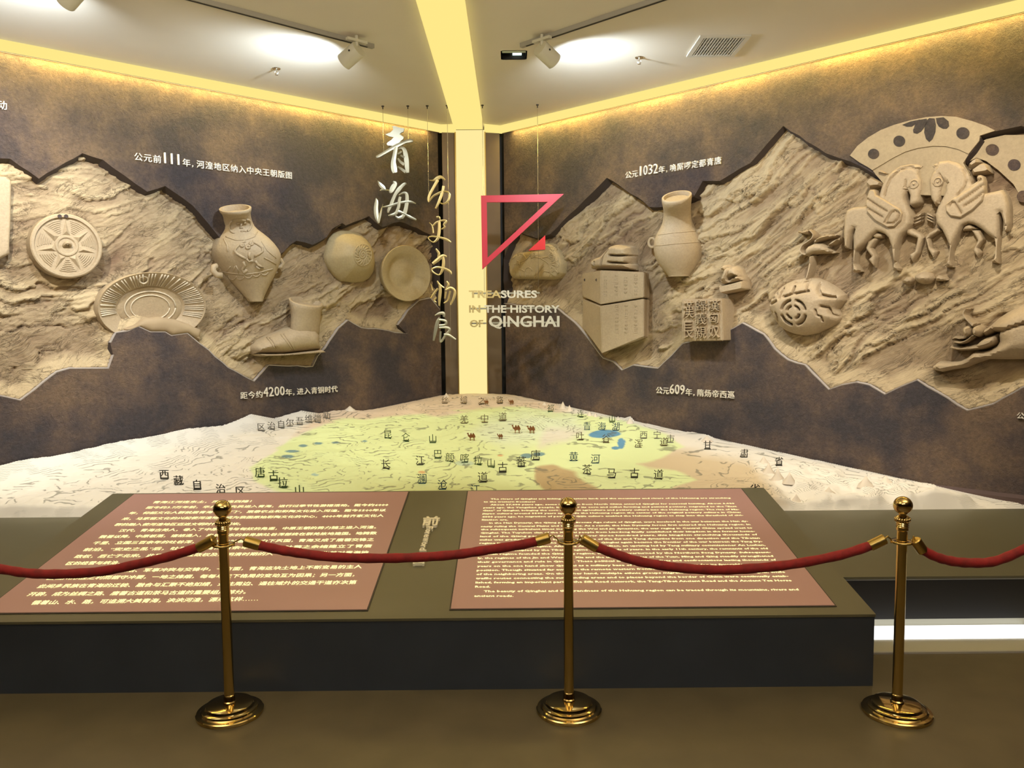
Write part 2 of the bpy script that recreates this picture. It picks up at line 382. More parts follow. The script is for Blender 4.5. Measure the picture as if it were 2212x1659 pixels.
holeL = [(-420, 300), (-200, 395), (0, 342), (22, 343), (84, 386), (178, 331), (222, 345), (270, 380), (318, 414), (357, 402), (416, 444), (446, 478), (470, 508), (520, 560), (600, 553), (640, 520), (675, 529), (706, 512), (718, 494), (739, 482), (747, 487), (797, 467), (825, 491), (863, 479), (900, 492), (930, 507), (947, 520),
         (949, 600), (950, 668), (930, 643), (905, 648), (881, 671), (860, 702), (879, 721), (825, 711), (780, 707), (752, 691), (731, 709), (703, 751), (686, 768), (675, 791), (626, 790), (580, 788), (549, 823), (493, 793), (451, 755), (430, 740), (405, 719), (370, 724), (357, 716), (325, 716), (299, 704), (276, 714), (250, 718), (238, 740), (244, 766), (234, 795), (192, 795), (150, 795), (122, 803), (73, 842), (44, 864), (0, 854), (-200, 905), (-420, 890)]
holeR = [(1088, 560), (1113, 498), (1159, 515), (1188, 506), (1311, 384), (1363, 419), (1379, 427), (1402, 447), (1432, 447), (1499, 425), (1518, 391), (1555, 391), (1581, 375), (1620, 353), (1640, 331), (1692, 272), (1743, 306), (1784, 331), (1837, 349), (1882, 372), (1911, 390), (1985, 330), (2083, 347), (2118, 302), (2116, 293), (2153, 283), (2206, 272), (2350, 300), (2620, 190),
         (2620, 960), (2400, 860), (2210, 835), (2145, 872), (2089, 886), (2026, 847), (1981, 820), (1944, 835), (1911, 851), (1878, 831), (1850, 825), (1817, 831), (1790, 841), (1739, 788), (1702, 777), (1673, 753), (1650, 722), (1603, 697), (1566, 717), (1475, 741), (1421, 795), (1367, 788), (1343, 799), (1325, 781), (1303, 773), (1280, 743), (1252, 708), (1204, 666), (1140, 661), (1089, 655)]
def jag(P, amp, k=3, seed=1):
    rnd = random.Random(seed); Q = []
    for i in range(len(P)):
        a = P[i]; b = P[(i+1) % len(P)]; Q.append(a); L = math.hypot(b[0]-a[0], b[1]-a[1])
        if L > .12:
            m = int(min(8, L/.07))
            for j in range(1, m): t = j/m; Q.append((a[0]+(b[0]-a[0])*t+rnd.uniform(-amp, amp), a[1]+(b[1]-a[1])*t+rnd.uniform(-amp, amp)))
    return Q
HOLE = {}; LOWSEG = {}
SMAX = 9.0
for side, hole, nm in (('L', holeL, 'wall_left'), ('R', holeR, 'wall_right')):
    hp = [w2(side, *p) for p in hole]; HOLE[side] = hp
    hj = jag(hp, .006, seed=3)
    cs = [(0.018, 0), (SMAX, 0), (SMAX, ZC), (0.018, ZC)]
    v, t = polymesh(cs, [hj], lambda a, b: W(side, a, b, 0), nm, M_plaster)
    wall = struct(obj(nm, v, t, M_plaster, loc=W(side, 3, 0, 0)))
    # cut edge of the opening, leaning back into the wall: overhang shade painted dark into the upper side, pale on the lower
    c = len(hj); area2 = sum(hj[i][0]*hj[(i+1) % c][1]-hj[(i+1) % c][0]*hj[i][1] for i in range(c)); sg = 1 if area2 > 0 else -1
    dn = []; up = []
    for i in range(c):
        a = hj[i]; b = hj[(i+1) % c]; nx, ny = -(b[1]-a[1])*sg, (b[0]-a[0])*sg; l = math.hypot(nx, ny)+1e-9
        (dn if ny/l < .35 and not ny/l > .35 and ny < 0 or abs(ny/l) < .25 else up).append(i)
    def inset(i, d):
        a = hj[i-1]; p = hj[i]; b = hj[(i+1) % c]; nx, ny = -(b[1]-a[1])*sg, (b[0]-a[0])*sg; l = math.hypot(nx, ny)+1e-9
        return (p[0]+nx/l*d, p[1]+ny/l*d)
    LOWSEG[side] = [(hj[i], hj[(i+1) % c]) for i in up]
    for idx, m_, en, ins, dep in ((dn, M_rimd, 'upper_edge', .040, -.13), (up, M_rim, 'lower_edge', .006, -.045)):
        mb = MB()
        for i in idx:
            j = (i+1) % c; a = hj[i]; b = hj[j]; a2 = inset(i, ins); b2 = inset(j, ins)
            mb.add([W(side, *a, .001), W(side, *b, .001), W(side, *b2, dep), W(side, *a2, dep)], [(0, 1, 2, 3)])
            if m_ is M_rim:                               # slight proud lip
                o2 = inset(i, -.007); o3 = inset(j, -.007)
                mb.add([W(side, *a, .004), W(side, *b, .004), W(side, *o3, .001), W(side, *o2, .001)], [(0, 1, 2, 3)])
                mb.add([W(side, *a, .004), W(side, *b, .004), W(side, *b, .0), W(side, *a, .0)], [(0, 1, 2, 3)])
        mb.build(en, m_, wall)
# narrow pilasters beside the column, and the dark gap behind them
for i, (a, b) in enumerate(((AL+Vector((.03, .0, 0)), Vector((CXL-.012, CY+.03, 0))), (Vector((CXR+.012, CY+.03, 0)), AR+Vector((-.03, .0, 0))))):
    d = (b-a).normalized(); n = Vector((d.y, -d.x, 0))
    mb = MB(); mb.hexa([a, b, b-n*.08, a-n*.08], [p+Vector((0, 0, ZC)) for p in (a, b, b-n*.08, a-n*.08)])
    struct(mb.build('trim_%d' % (i+1), M_pil))
struct(MB().box((-1.5, 8.62, 0), (1, 8.7, ZC)).build('wall_north', M_black))
# plinth strip of the right wall
bz = w2('R', 2212, 1072, .03)[1]
struct(MB().hexa([W('R', .2, 0, .03), W('R', SMAX, 0, .03), W('R', SMAX, 0, 0), W('R', .2, 0, 0)], [W('R', .2, bz-.02, .03), W('R', SMAX, bz-.02, .03), W('R', SMAX, bz, .0), W('R', .2, bz, .0)]).build('baseboard_right', mat('maroon_board', (.085, .050, .042), .6, noise=(3, .1))))

# ------------------------------------------------------------------ luminous band, beam and column
for side in 'LR':
    A_, D_, N_ = SIDE[side]; l = bpy.data.lights.new('band_light', 'AREA'); l.shape = 'RECTANGLE'; l.size = 5.6; l.size_y = .02; l.energy = 30; l.color = (1, .70, .18)
    o = bpy.data.objects.new('band_light', l); COL.objects.link(o); z_ = (-N_*.05+Vector((0, 0, -1))).normalized(); x_ = D_; y_ = (-z_).cross(x_)
    m_ = Matrix((x_, y_, -z_)).transposed().to_4x4(); m_.translation = W(side, 2.95, ZC-.079, .026); o.matrix_world = m_
BZ = 3.66
for side, nm in (('L', 'left'), ('R', 'right')):
    t0 = thing('light_band', 'glowing yellow light band along the top of the %s relief wall' % nm, 'light', W(side, 3, ZC-.08))
    mb = MB(); mb.hexa([W(side, 0, ZC-.075, 0), W(side, SMAX, ZC-.075, 0), W(side, SMAX, ZC-.075, .035), W(side, 0, ZC-.075, .035)],
            [W(side, 0, ZC-.002, 0), W(side, SMAX, ZC-.002, 0), W(side, SMAX, ZC-.002, .035), W(side, 0, ZC-.002, .035)])
    a = W(side, 0, 0, .0)+Vector((0, 0, 0)); e = Vector((CXL, CY-.02, 0)) if side == 'L' else Vector((CXR, CY-.02, 0))
    q = [a+Vector((0, .02, 0)), e+Vector((0, .06, 0)), e+Vector((0, -.01, 0)), a+SIDE[side][2]*.035]
    mb.hexa([p+Vector((0, 0, ZC-.075)) for p in q], [p+Vector((0, 0, ZC-.002)) for p in q])
    mb.build('diffuser', M_glow, t0)
    MB().hexa([W(side, 0, ZC-.082, 0), W(side, SMAX, ZC-.082, 0), W(side, SMAX, ZC-.082, .006), W(side, 0, ZC-.082, .006)],
              [W(side, 0, ZC-.075, 0), W(side, SMAX, ZC-.075, 0), W(side, SMAX, ZC-.075, .006), W(side, 0, ZC-.075, .006)]).build('edge_rail', M_pil, t0)
t0 = thing('light_beam', 'broad glowing yellow light box running along the ceiling to the corner', 'light', (-.41, 6, BZ))
MB().box((CXL-.012, 1.2, BZ), (CXR-.012, CY-.02, ZC-.002)).build('diffuser', M_glow, t0)
t0 = thing('light_column', 'tall glowing pale yellow column standing in the corner between the walls', 'light', ((CXL+CXR)/2, CY, .8))
MB().box((CXL, CY, .80), (CXR, CY+.12, BZ)).build('diffuser', M_glow2, t0)
mb = MB(); mb.box((CXL-.012, CY-.004, .80), (CXL, CY+.12, BZ)).box((CXR, CY-.004, .80), (CXR+.012, CY+.12, BZ)); mb.build('side_rail', M_gold_d, t0)

# ------------------------------------------------------------------ rock face in the openings
FLAT = {'L': [], 'R': []}
for sd_, px, py, rx, rz, dd in (('R', 2000, 480, .95, .62, .012), ('R', 1735, 655, .45, .35, .0), ('R', 2150, 760, .5, .3, .0), ('R', 1330, 640, .45, .55, .0), ('L', 142, 530, .36, .36, .02), ('L', 326, 664, .5, .36, .0), ('L', 540, 560, .4, .5, .0), ('L', 620, 740, .4, .3, .0), ('L', 770, 560, .35, .35, .0), ('L', 877, 590, .4, .4, .0), ('R', 1160, 560, .4, .3, .01), ('R', 1586, 610, .25, .25, .01), ('R', 2175, 340, .6, .5, -.01)):
    q_ = w2(sd_, px, py, -.05); FLAT[sd_].append((q_[0], q_[1], rx, rz, dd))
def rock_n(side, S, Z):
    x = -S if side == 'L' else S
    if side == 'L':                                       # layers rise towards the corner, flatter far out
        g = np.where(x > -3.2, (x+3.2)*.62-.25, 0)*1.0 + np.where(x <= -3.2, (x+3.2)*.02-.25, 0) + .10*np.sin(x*2.1)
        slope = .5
    else:
        g = x*.56 + .10*np.sin(x*1.7); slope = .55
    wx = fbm(x*1.1, Z*1.1, 5, 3); b = Z - g*1.0 + .22*(wx-.5)
    n = np.zeros(S.shape)
    slab = np.clip((fbm(x*.8+9, b*2.2, 71, 3)-.42)*7, 0, 1)      # 1 = broken ledges, 0 = smooth slab
    for k, A, sd in ((2.3, .030, 1), (5.3, .026, 2), (12.1, .021, 3), (27., .012, 4)):
        w = fbm(x*1.3*(1+sd*.6), b*3+Z, 10+sd, 5)
        t = b*k + (1.2+.25*sd)*(w-.5)*1.4; fl = np.floor(t); fr = t-fl
        amp = A*np.clip(3.4*vn(fl*3.7+x*1.1, x*(1.2+.5*sd)+fl*1.3, 40+sd)-1.2, 0, 1.3)*(1 if sd == 1 else .12+.95*slab)
        n += amp*(1-fr)**1.2*np.clip(fr*26, 0, 1)
    n += .05*(fbm(x*.9, Z*.9, 77, 3)-.5) + .022*(fbm(x*6, b*14, 88, 5)-.5)*(.25+.9*slab) + .010*(fbm(x*40, Z*60, 99, 3)-.5)
    for f_, th_, dp_ in ((3.2, .012, .022), (6.5, .014, .014)):
        c_ = np.abs(fbm(x*f_*.35, b*f_, 61+int(f_), 5)-.5); n -= dp_*np.clip(1-c_/th_, 0, 1)*np.clip(vn(x*3, b*3, 66)*3-.9, 0, 1)
    for (zs, zc_, rx, rz, dd) in FLAT[side]:
        m = np.clip(1.6-1.6*np.sqrt(((S-zs)/rx)**2+((Z-zc_)/rz)**2), 0, 1); n = n*(1-.85*m)+(dd+.006*(fbm(x*18, Z*18, 140, 3)-.5)*3)*m
    return n-.095
def rock_at(side, s, z):
    return float(rock_n(side, np.array([s]), np.array([z]))[0])
for side, nm in (('L', 'left'), ('R', 'right')):
    hp = HOLE[side]; s0 = max(.02, min(p[0] for p in hp)-.1); s1 = min(6.3, max(p[0] for p in hp)+.1); z0 = min(p[1] for p in hp)-.1; z1 = max(p[1] for p in hp)+.1
    st = .0105; ns = int((s1-s0)/st); nz = int((z1-z0)/st)
    S, Z = np.meshgrid(s0+np.arange(ns)*st, z0+np.arange(nz)*st)
    n = rock_n(side, S, Z)
    dh = dist_poly(S, Z, hp); ins = inpoly(S, Z, hp)
    dl = np.full(S.shape, 9.)
    for a_, b_ in LOWSEG[side]: dl = np.minimum(dl, dist_poly(S, Z, [a_, b_], False))
    n = np.where(dl < .16, np.maximum(n, -.022-.55*dl+.012*(fbm(S*14, Z*14, 9, 3)-.5)), n)
    n = np.minimum(n, np.where(ins, -.004-.0*dh, -.05))
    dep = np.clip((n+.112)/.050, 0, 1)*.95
    keep = ins | (dh < .10)
    A, D, N_ = SIDE[side]
    V = np.array(A)[None]+S.reshape(-1, 1)*np.array(D)+n.reshape(-1, 1)*np.array(N_); V[:, 2] += Z.ravel()
    id_ = np.arange(ns*nz).reshape(nz, ns); q = np.stack([id_[:-1, :-1], id_[:-1, 1:], id_[1:, 1:], id_[1:, :-1]], -1)
    kq = keep[:-1, :-1] & keep[:-1, 1:] & keep[1:, 1:] & keep[1:, :-1]; q = q[kq]
    if side == 'R': q = q[:, ::-1]
    us, inv = np.unique(q, return_inverse=True); q = inv.reshape(q.shape); V = V[us]; dd = dep.ravel()[us]
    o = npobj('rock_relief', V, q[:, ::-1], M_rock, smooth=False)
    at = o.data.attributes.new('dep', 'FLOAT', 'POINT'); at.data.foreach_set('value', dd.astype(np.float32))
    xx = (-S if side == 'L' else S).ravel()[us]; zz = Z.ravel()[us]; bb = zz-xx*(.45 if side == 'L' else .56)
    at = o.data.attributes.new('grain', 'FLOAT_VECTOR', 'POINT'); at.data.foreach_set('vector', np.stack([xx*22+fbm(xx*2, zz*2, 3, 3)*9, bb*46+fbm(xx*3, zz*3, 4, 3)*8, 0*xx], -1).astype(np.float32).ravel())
    tag(o, 'jagged layered sandstone relief set into the opening of the %s brown wall' % nm, 'relief')

# ------------------------------------------------------------------ carved pieces on the walls
def relief(name, side, px, H, R, n0, m, parent=None, res=.016, grooves=(), nback=-.10, prof=None, closed_side=True, n1=None):
    """closed outline (photo pixels, projected on the wall) puffed up out of the wall; height H reached R inside the rim"""
    nr = n0 + H*.4 if n1 is None else n1
    P = [w2(side, p[0], p[1], nr) for p in px]
    ar = sum(P[i][0]*P[(i+1) % len(P)][1]-P[(i+1) % len(P)][0]*P[i][1] for i in range(len(P)))
    if ar < 0: P = P[::-1]
    Q = []
    for i in range(len(P)):
        a = P[i]; b = P[(i+1) % len(P)]; L = math.hypot(b[0]-a[0], b[1]-a[1]); k = max(1, int(L/res))
        Q += [(a[0]+(b[0]-a[0])*j/k, a[1]+(b[1]-a[1])*j/k) for j in range(k)]
    xs = [p[0] for p in Q]; zs = [p[1] for p in Q]
    X, Y = np.meshgrid(np.arange(min(xs), max(xs), res), np.arange(min(zs), max(zs), res*.9)); X = X + (np.arange(X.shape[0]) % 2)[:, None]*res*.5
    X = X.ravel(); Y = Y.ravel(); k = inpoly(X, Y, Q); X = X[k]; Y = Y[k]; d = dist_poly(X, Y, Q)
    small = R < res*4.5; k = d > (R+res*.35 if small else .026+res*.4); X = X[k]; Y = Y[k]
    nq_ = len(Q); rx = []; ry = []; tg = []               # rings that follow the outline keep the edges clean
    for o_ in ([f_*R for f_ in ((.3, .62, 1.0) if R > .011 else (1.0,))] if small else [.010, .026]):
        for i in range(nq_):
            a_ = Q[i-1]; b_ = Q[(i+1) % nq_]; tx = b_[0]-a_[0]; ty = b_[1]-a_[1]; l = math.hypot(tx, ty)+1e-9; rx.append(Q[i][0]-ty/l*o_); ry.append(Q[i][1]+tx/l*o_); tg.append(o_)
    rx = np.array(rx); ry = np.array(ry); tg = np.array(tg); k = inpoly(rx, ry, Q); rx = rx[k]; ry = ry[k]; tg = tg[k]
    dr = dist_poly(rx, ry, Q); k = dr > tg*.90; X = np.concatenate([X, rx[k]]); Y = np.concatenate([Y, ry[k]])
    G = [([w2(side, p[0], p[1], nr) for p in g[0]], g[1], g[2]) for g in grooves]
    rims = []
    for f_ in (.12, .35, .7):                             # extra rings near the rim keep the roundness
        pass
    nq = len(Q); vs = [Vector(p) for p in Q]+[Vector((a, b)) for a, b in zip(X, Y)]
    r = delaunay_2d_cdt(vs, [(i, (i+1) % nq) for i in range(nq)], [], 1, 1e-7)
    VV = np.array([[v.x, v.y] for v in r[0]]); dd = dist_poly(VV[:, 0], VV[:, 1], Q)
    u = np.clip(dd/R, 0, 1)
    h = H*np.sqrt(np.clip(1-(1-u)**2, 0, 1)) if prof is None else H*prof(u, VV)
    for gp, gw, gd in G:
        dg = dist_poly(VV[:, 0], VV[:, 1], gp, False); h = h - gd*np.exp(-(dg/gw)**2*2)
    T = []
    for t in r[2]:
        if len(t) == 3:
            c = (VV[t[0]]+VV[t[1]]+VV[t[2]])/3; T.append(tuple(t))
    cen = np.array([(VV[t[0]]+VV[t[1]]+VV[t[2]])/3 for t in T]); k = inpoly(cen[:, 0], cen[:, 1], Q); T = [t for t, q in zip(T, k) if q]
    verts = [W(side, VV[i][0], VV[i][1], n0+h[i]) for i in range(len(VV))]
    orig = r[3]; rim = {}
    for i, o_ in enumerate(orig):
        for j in o_:
            if j < nq: rim[j] = i
    b = len(verts); verts += [W(side, *Q[i], nback) for i in range(nq)]
    F2 = []
    for i in range(nq):
        j = (i+1) % nq
        if i in rim and j in rim: F2.append((rim[i], b+i, b+j, rim[j]))
    # orientation: make the front faces look along the wall normal
    N_ = SIDE[side][2]; a, b_, c = (verts[i] for i in T[len(T)//2]); flip = (b_-a).cross(c-a).dot(N_) < 0
    if flip: T = [t[::-1] for t in T]
    fl2 = 1 if side == 'L' else 0
    o = obj(name, verts, T+F2, m, parent)
    bm = bmesh.new(); bm.from_mesh(o.data); bmesh.ops.recalc_face_normals(bm, faces=bm.faces)
    bm.to_mesh(o.data); bm.free()
    f0 = o.data.polygons[0]
    if f0.normal.dot(N_) < 0: o.data.flip_normals()
    return autosmooth(o, 42)
def ell(cx, cy, rx, ry, n=24, rot=0):
    c = math.cos(rot); s_ = math.sin(rot)
    return [(cx+rx*math.cos(2*math.pi*i/n)*c-ry*math.sin(2*math.pi*i/n)*s_, cy+rx*math.cos(2*math.pi*i/n)*s_+ry*math.sin(2*math.pi*i/n)*c) for i in range(n)]
def wall_disc(side, px, py, wpx, hpx, n):
    """centre and the two radii (along the wall, upwards) of a disc lying against the wall"""
    a = w2(side, px-wpx/2, py, n); b = w2(side, px+wpx/2, py, n); c = w2(side, px, py-hpx/2, n); d = w2(side, px, py+hpx/2, n)
    return ((a[0]+b[0])/2, (c[1]+d[1])/2), abs(a[0]-b[0])/2, abs(c[1]-d[1])/2
def disc_lathe(side, cen, rs, rz, prof, seg=56, tilt=0):
    """surface of revolution about the wall normal; prof = [(radius fraction, height)]; tilt leans the top out"""
    vs = []; fs = []
    for (r, n) in prof:
        for k in range(seg):
            a = 2*math.pi*k/seg; ds = rs*r*math.cos(a); dz = rz*r*math.sin(a)
            vs.append(W(side, cen[0]+ds, cen[1]+dz, n+tilt*dz))
    for i in range(len(prof)-1):
        for k in range(seg):
            k2 = (k+1) % seg; fs.append((i*seg+k, i*seg+k2, (i+1)*seg+k2, (i+1)*seg+k))
    fs.append(tuple(range((len(prof)-1)*seg, len(prof)*seg)))
    return vs, fs
def fixn(o, N_):
    bm = bmesh.new(); bm.from_mesh(o.data); bmesh.ops.recalc_face_normals(bm, faces=bm.faces); bm.to_mesh(o.data); bm.free()
    c = max(o.data.polygons, key=lambda p: p.center.dot(N_))
    if c.normal.dot(N_) < 0: o.data.flip_normals()
    return o
def wthing(name, label, cat, side, px, py, group=None):
    return thing(name, label, cat, WP(side, px, py, 0), group)
def bvh_of(o):
    mw = Matrix.Translation(base_of(o)); return BVHTree.FromPolygons([mw@v.co for v in o.data.vertices], [tuple(p.vertices) for p in o.data.polygons])
def surf_pts(bv, pts, step=6, lift=0):
    """3D points on a built surface under a drawn line"""
    out = []
    for i in range(len(pts)-1):
        a = pts[i]; b = pts[i+1]; k = max(1, int(math.hypot(b[0]-a[0], b[1]-a[1])/step))
        for j in range(k+(i == len(pts)-2)):
            t = j/k; w = pxray(a[0]+(b[0]-a[0])*t, a[1]+(b[1]-a[1])*t).normalized(); h = bv.ray_cast(CP, w)
            if h[0] is not None: out.append(h[0]-w*lift)
    return out
def line_tubes(name, bv, lines, r, m, parent, step=5, seg=6, lift=0):
    mb = MB()
    for l in lines:
        p = surf_pts(bv, l, step, lift)
        if len(p) > 1: mb.tube(p, r, seg)
    return mb.build(name, m, parent, True)
def arc(cx, cy, rx, ry, a0, a1, n=10): return [(cx+rx*math.cos(math.radians(a0+(a1-a0)*i/n)), cy+ry*math.sin(math.radians(a0+(a1-a0)*i/n))) for i in range(n+1)]
def jar_mesh(side, c0, c1, prof, n_axis, shear, squash=.8, seg=48, mouth_depth=.05, mslope=0, wallt=.012, rot=0):
    """vessel of revolution standing against the wall. c0/c1: mouth and foot centres (px); prof [(fraction, half width px)]"""
    vs = []; fs = []; rings = []
    def ring(px, py, hw, sh, n_off=0):
        n_ax = n_axis + .15*min(1, sh/(shear+1e-6))
        s, z = w2(side, px, py, n_ax); s2, _ = w2(side, px+hw, py, n_ax); r = abs(s2-s); out = []
        # radius as seen from the camera direction: keep it circular
        dep = (WP(side, px, py, n_ax)-CP).dot(cf); rr = hw/F*dep
        for k in range(seg):
            a = 2*math.pi*k/seg; ex = rr*math.cos(a); ey = rr*squash*math.sin(a)
            # local frame: across the view, and towards the viewer
            p = W(side, s, z, n_ax) + Vector((1, 0, 0))*ex - Vector((0, 1, 0))*ey + Vector((0, 0, 1))*(-ey*sh + ex*mslope*min(1, sh/(shear+1e-6)))
            out.append(p)
        return out
    L = []
    for (f, hw, sh) in prof:
        px = c0[0]+(c1[0]-c0[0])*f; py = c0[1]+(c1[1]-c0[1])*f; L.append(ring(px, py, hw, sh*shear))
    inner = []
    hw0 = prof[0][1]
    inner.append(ring(c0[0], c0[1], hw0*.88, shear)); inner.append(ring(c0[0]+(c1[0]-c0[0])*.03, c0[1]+(c1[1]-c0[1])*.03, hw0*.82, shear*.95)); inner.append(ring(c0[0]+(c1[0]-c0[0])*mouth_depth, c0[1]+(c1[1]-c0[1])*mouth_depth, hw0*.78, shear*.9))
    R_ = inner[::-1]+L
    for r_ in R_: vs += r_
    for i in range(len(R_)-1):
        for k in range(seg):
            k2 = (k+1) % seg; fs.append((i*seg+k, (i+1)*seg+k, (i+1)*seg+k2, i*seg+k2))
    fs.append(tuple(range(seg))); fs.append(tuple(range((len(R_)-1)*seg, len(R_)*seg))[::-1])
    return vs, fs

# --- left wall -----------------------------------------------------
# 1 stone slab cut by the frame
t0 = wthing('stone_slab', 'pale flat stone slab at the left edge, only its right end showing', 'relief', 'L', 0, 560)
relief('slab', 'L', [(-90, 372), (18, 381), (25, 392), (24, 470), (21, 530), (22, 548), (0, 560), (-90, 552)], .055, .02, -.03, M_art, t0, .02, grooves=[([(-60, 400), (-60, 530)], .03, .01)])
# 2 disc mirror
cen, rs, rz = wall_disc('L', 142.5, 531, 158, 140, .03)
t0 = wthing('bronze_mirror', 'round carved mirror with a starburst and two small holes near its rim', 'relief', 'L', 142, 600)
prf = [(1.0, -.08), (1.0, .015), (.985, .035), (.95, .042), (.88, .042), (.86, .026), (.80, .024)]
v, f_ = disc_lathe('L', cen, rs, rz, prf[:6]+[(.855, .024), (.5, .024), (.34, .024), (.30, .034), (.26, .034), (.22, .026), (.1, .026)])
o = obj('disc', v, f_, M_art, t0); fixn(o, NL); autosmooth(o, 30)
mb = MB()                                                  # star and hatched wedges
def dp(r, a, n): return W('L', cen[0]-rs*r*math.cos(a), cen[1]+rz*r*math.sin(a), n)
for k in range(7):
    a = math.radians(90+k*360/7); b = math.radians(360/14)
    p0 = dp(.34, a-b*.75, .024); p1 = dp(.34, a+b*.75, .024); p2 = dp(.82, a, .024); pc = dp(.45, a, .046)
    mb.add([p0, p1, p2, pc], [(0, 1, 3), (1, 2, 3), (2, 0, 3), (0, 2, 1)])
mb.build('star', M_art, t0)
mb = MB()
for k in range(7):
    a = math.radians(90+(k+.5)*360/7)
    for j in range(7):
        r0 = .44+j*.058; w_ = .10+.20*(r0-.4)/.4
        mb.tube([dp(r0, a-w_, .025), dp(r0, a, .026), dp(r0, a+w_, .025)], .0045, 5)
mb.build('hatching', M_art, t0)['kind'] = 'stuff'
mb = MB(); mb.tube([dp(.09, math.radians(t), .03+.03*math.sin(math.radians((t % 180)))) for t in range(0, 181, 20)], .012, 6); mb.build('knob', M_art, t0)
mb = MB()
for px in (129, 143): p = WP('L', px, 467, .046); mb.tube([p-NL*.01, p+NL*.002], .014, 10)
mb.build('hole', M_rimd, t0)
# 3 basin
cen, rs, rz = wall_disc('L', 326, 664, 236, 150, .02)
t0 = wthing('wide_basin', 'wide shallow basin with radiating stripes, its lower rim buried in rock', 'relief', 'L', 326, 720)
prf = [(1.0, -.10), (1.0, .03), (.985, .045), (.955, .04), (.80, .0), (.62, -.045), (.60, -.05), (.58, -.044), (.40, -.05), (.2, -.052)]
v, f_ = disc_lathe('L', cen, rs, rz, prf, 80, tilt=.30)
o = obj('bowl', v, f_, M_art, t0); fixn(o, NL); autosmooth(o, 40)
mb = MB(); rnd = random.Random(8)
def bp_(r, a, n): return W('L', cen[0]-rs*r*math.cos(a), cen[1]+rz*r*math.sin(a), n+.30*rz*r*math.sin(a))
for k in range(60):
    a = math.radians(-18+k*3.6)
    if rnd.random() < .75: mb.tube([bp_(.945, a, .041), bp_(.80, a, .003), bp_(.64, a, -.037)], .0035+.003*rnd.random(), 5)
mb.tube([bp_(.47, math.radians(t), -.046) for t in range(0, 361, 12)], .006, 5); mb.tube([bp_(.36, math.radians(t), -.048) for t in range(0, 361, 12)], .005, 5)
mb.tube([bp_(.8+.10*math.cos(math.radians(t)), math.radians(104)+.10*math.sin(math.radians(t)), .008+.012*math.cos(math.radians(t))) for t in range(0, 361, 24)], .008, 5)
mb.build('stripe', rockmat('pale_stripe', (.62, .53, .40), (.5, .42, .3), .003, 60, False, .6), t0, True)
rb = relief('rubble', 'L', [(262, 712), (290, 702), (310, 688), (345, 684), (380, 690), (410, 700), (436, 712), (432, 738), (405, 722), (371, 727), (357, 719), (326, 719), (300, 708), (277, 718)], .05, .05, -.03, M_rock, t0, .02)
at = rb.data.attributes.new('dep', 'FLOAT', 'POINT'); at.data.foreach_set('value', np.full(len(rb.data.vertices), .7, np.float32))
# 4 pottery jar with face
J = lambda pts: cp((440, 420), 6.91, pts)
t0 = wthing('pottery_jar', 'big pottery jar with a human face on its neck and two ring handles', 'relief', 'L', 555, 650)
hw = lambda a, b: (b-a)/2/6.91
pr = [(0, 235/6.91, 1), (.012, 237/6.91, 1), (.035, 226/6.91, .95), (.06, 207/6.91, .85), (.10, 201/6.91, .6), (.15, 207/6.91, .35), (.19, 222/6.91, .2), (.23, 265/6.91, .1), (.27, 330/6.91, 0), (.32, 400/6.91, 0), (.38, 462/6.91, 0), (.44, 505/6.91, 0), (.49, 520/6.91, 0), (.54, 510/6.91, 0), (.60, 470/6.91, 0), (.66, 418/6.91, 0), (.72, 362/6.91, 0), (.80, 282/6.91, 0), (.88, 205/6.91, 0), (.95, 140/6.91, 0), (1.0, 105/6.91, 0)]
v, f_ = jar_mesh('L', (440+470/6.91, 420+205/6.91), (440+775/6.91, 420+1600/6.91), pr, -.01, .48, .72)
o = obj('vessel', v, f_, M_art, t0); autosmooth(o, 60); bv = bvh_of(o)
face = [J(arc(455, 480, 70, 95, 250, 80)), J(arc(650, 460, 55, 85, -100, 90)), J([(485, 440), (520, 425), (545, 435)]), J([(590, 430), (620, 420), (640, 428)]), J([(560, 430), (562, 470), (545, 495), (585, 492)]), J(arc(600, 560, 35, 18, 180, 360)), J([(440, 380), (500, 370), (570, 375), (620, 390)])]
line_tubes('face', bv, face, .010, M_art, t0)
body = [J([(620, 700), (560, 720), (500, 780), (460, 840), (500, 890), (570, 930), (630, 960)]), J([(720, 700), (800, 740), (870, 790), (880, 850), (820, 890), (760, 920)]), J([(685, 860), (680, 920), (690, 970)]), J([(640, 960), (680, 1000), (740, 990)]), J(arc(660, 785, 26, 22, 0, 360)), J(arc(575, 760, 18, 18, 0, 360)), J(arc(712, 735, 22, 18, 0, 360)), J([(590, 1000), (620, 1060), (570, 1120), (610, 1180), (640, 1120)]), J([(770, 990), (810, 1050), (880, 1090), (830, 1110), (780, 1070)])]
line_tubes('figure', bv, body, .012, M_art, t0)
lines = [J([(270, 1150), (420, 1180), (620, 1195), (830, 1165), (1030, 1110)]), J([(330, 630), (470, 680), (620, 680), (760, 630), (800, 560)])]
lines += [J(arc(430+k*118, 1215-max(0, k-1)*22, 58, 55, 180, 10)) for k in range(5)]+[J([(300, 660), (350, 760), (360, 860)]), J([(480, 1060), (510, 1120), (520, 1180)]), J([(470, 1070), (440, 1150)]), J([(340, 1150), (400, 1070)]), J([(860, 700), (950, 840), (1080, 950)]), J([(900, 940), (1010, 1000), (1080, 1040)])]
line_tubes('carved_line', bv, lines, .0055, M_art, t0)
mb = MB(); mb.tube([WP('L', *p, .05) for p in J([(200, 1070), (150, 1080), (140, 1140), (190, 1200), (270, 1210)])], .026, 10); mb.build('handle', M_art, t0, True)
mb = MB(); mb.tube([WP('L', *p, .0) for p in J([(1100, 975), (1150, 975), (1180, 1030), (1150, 1085), (1090, 1080)])], .019, 10); mb.build('handle', M_art, t0, True)
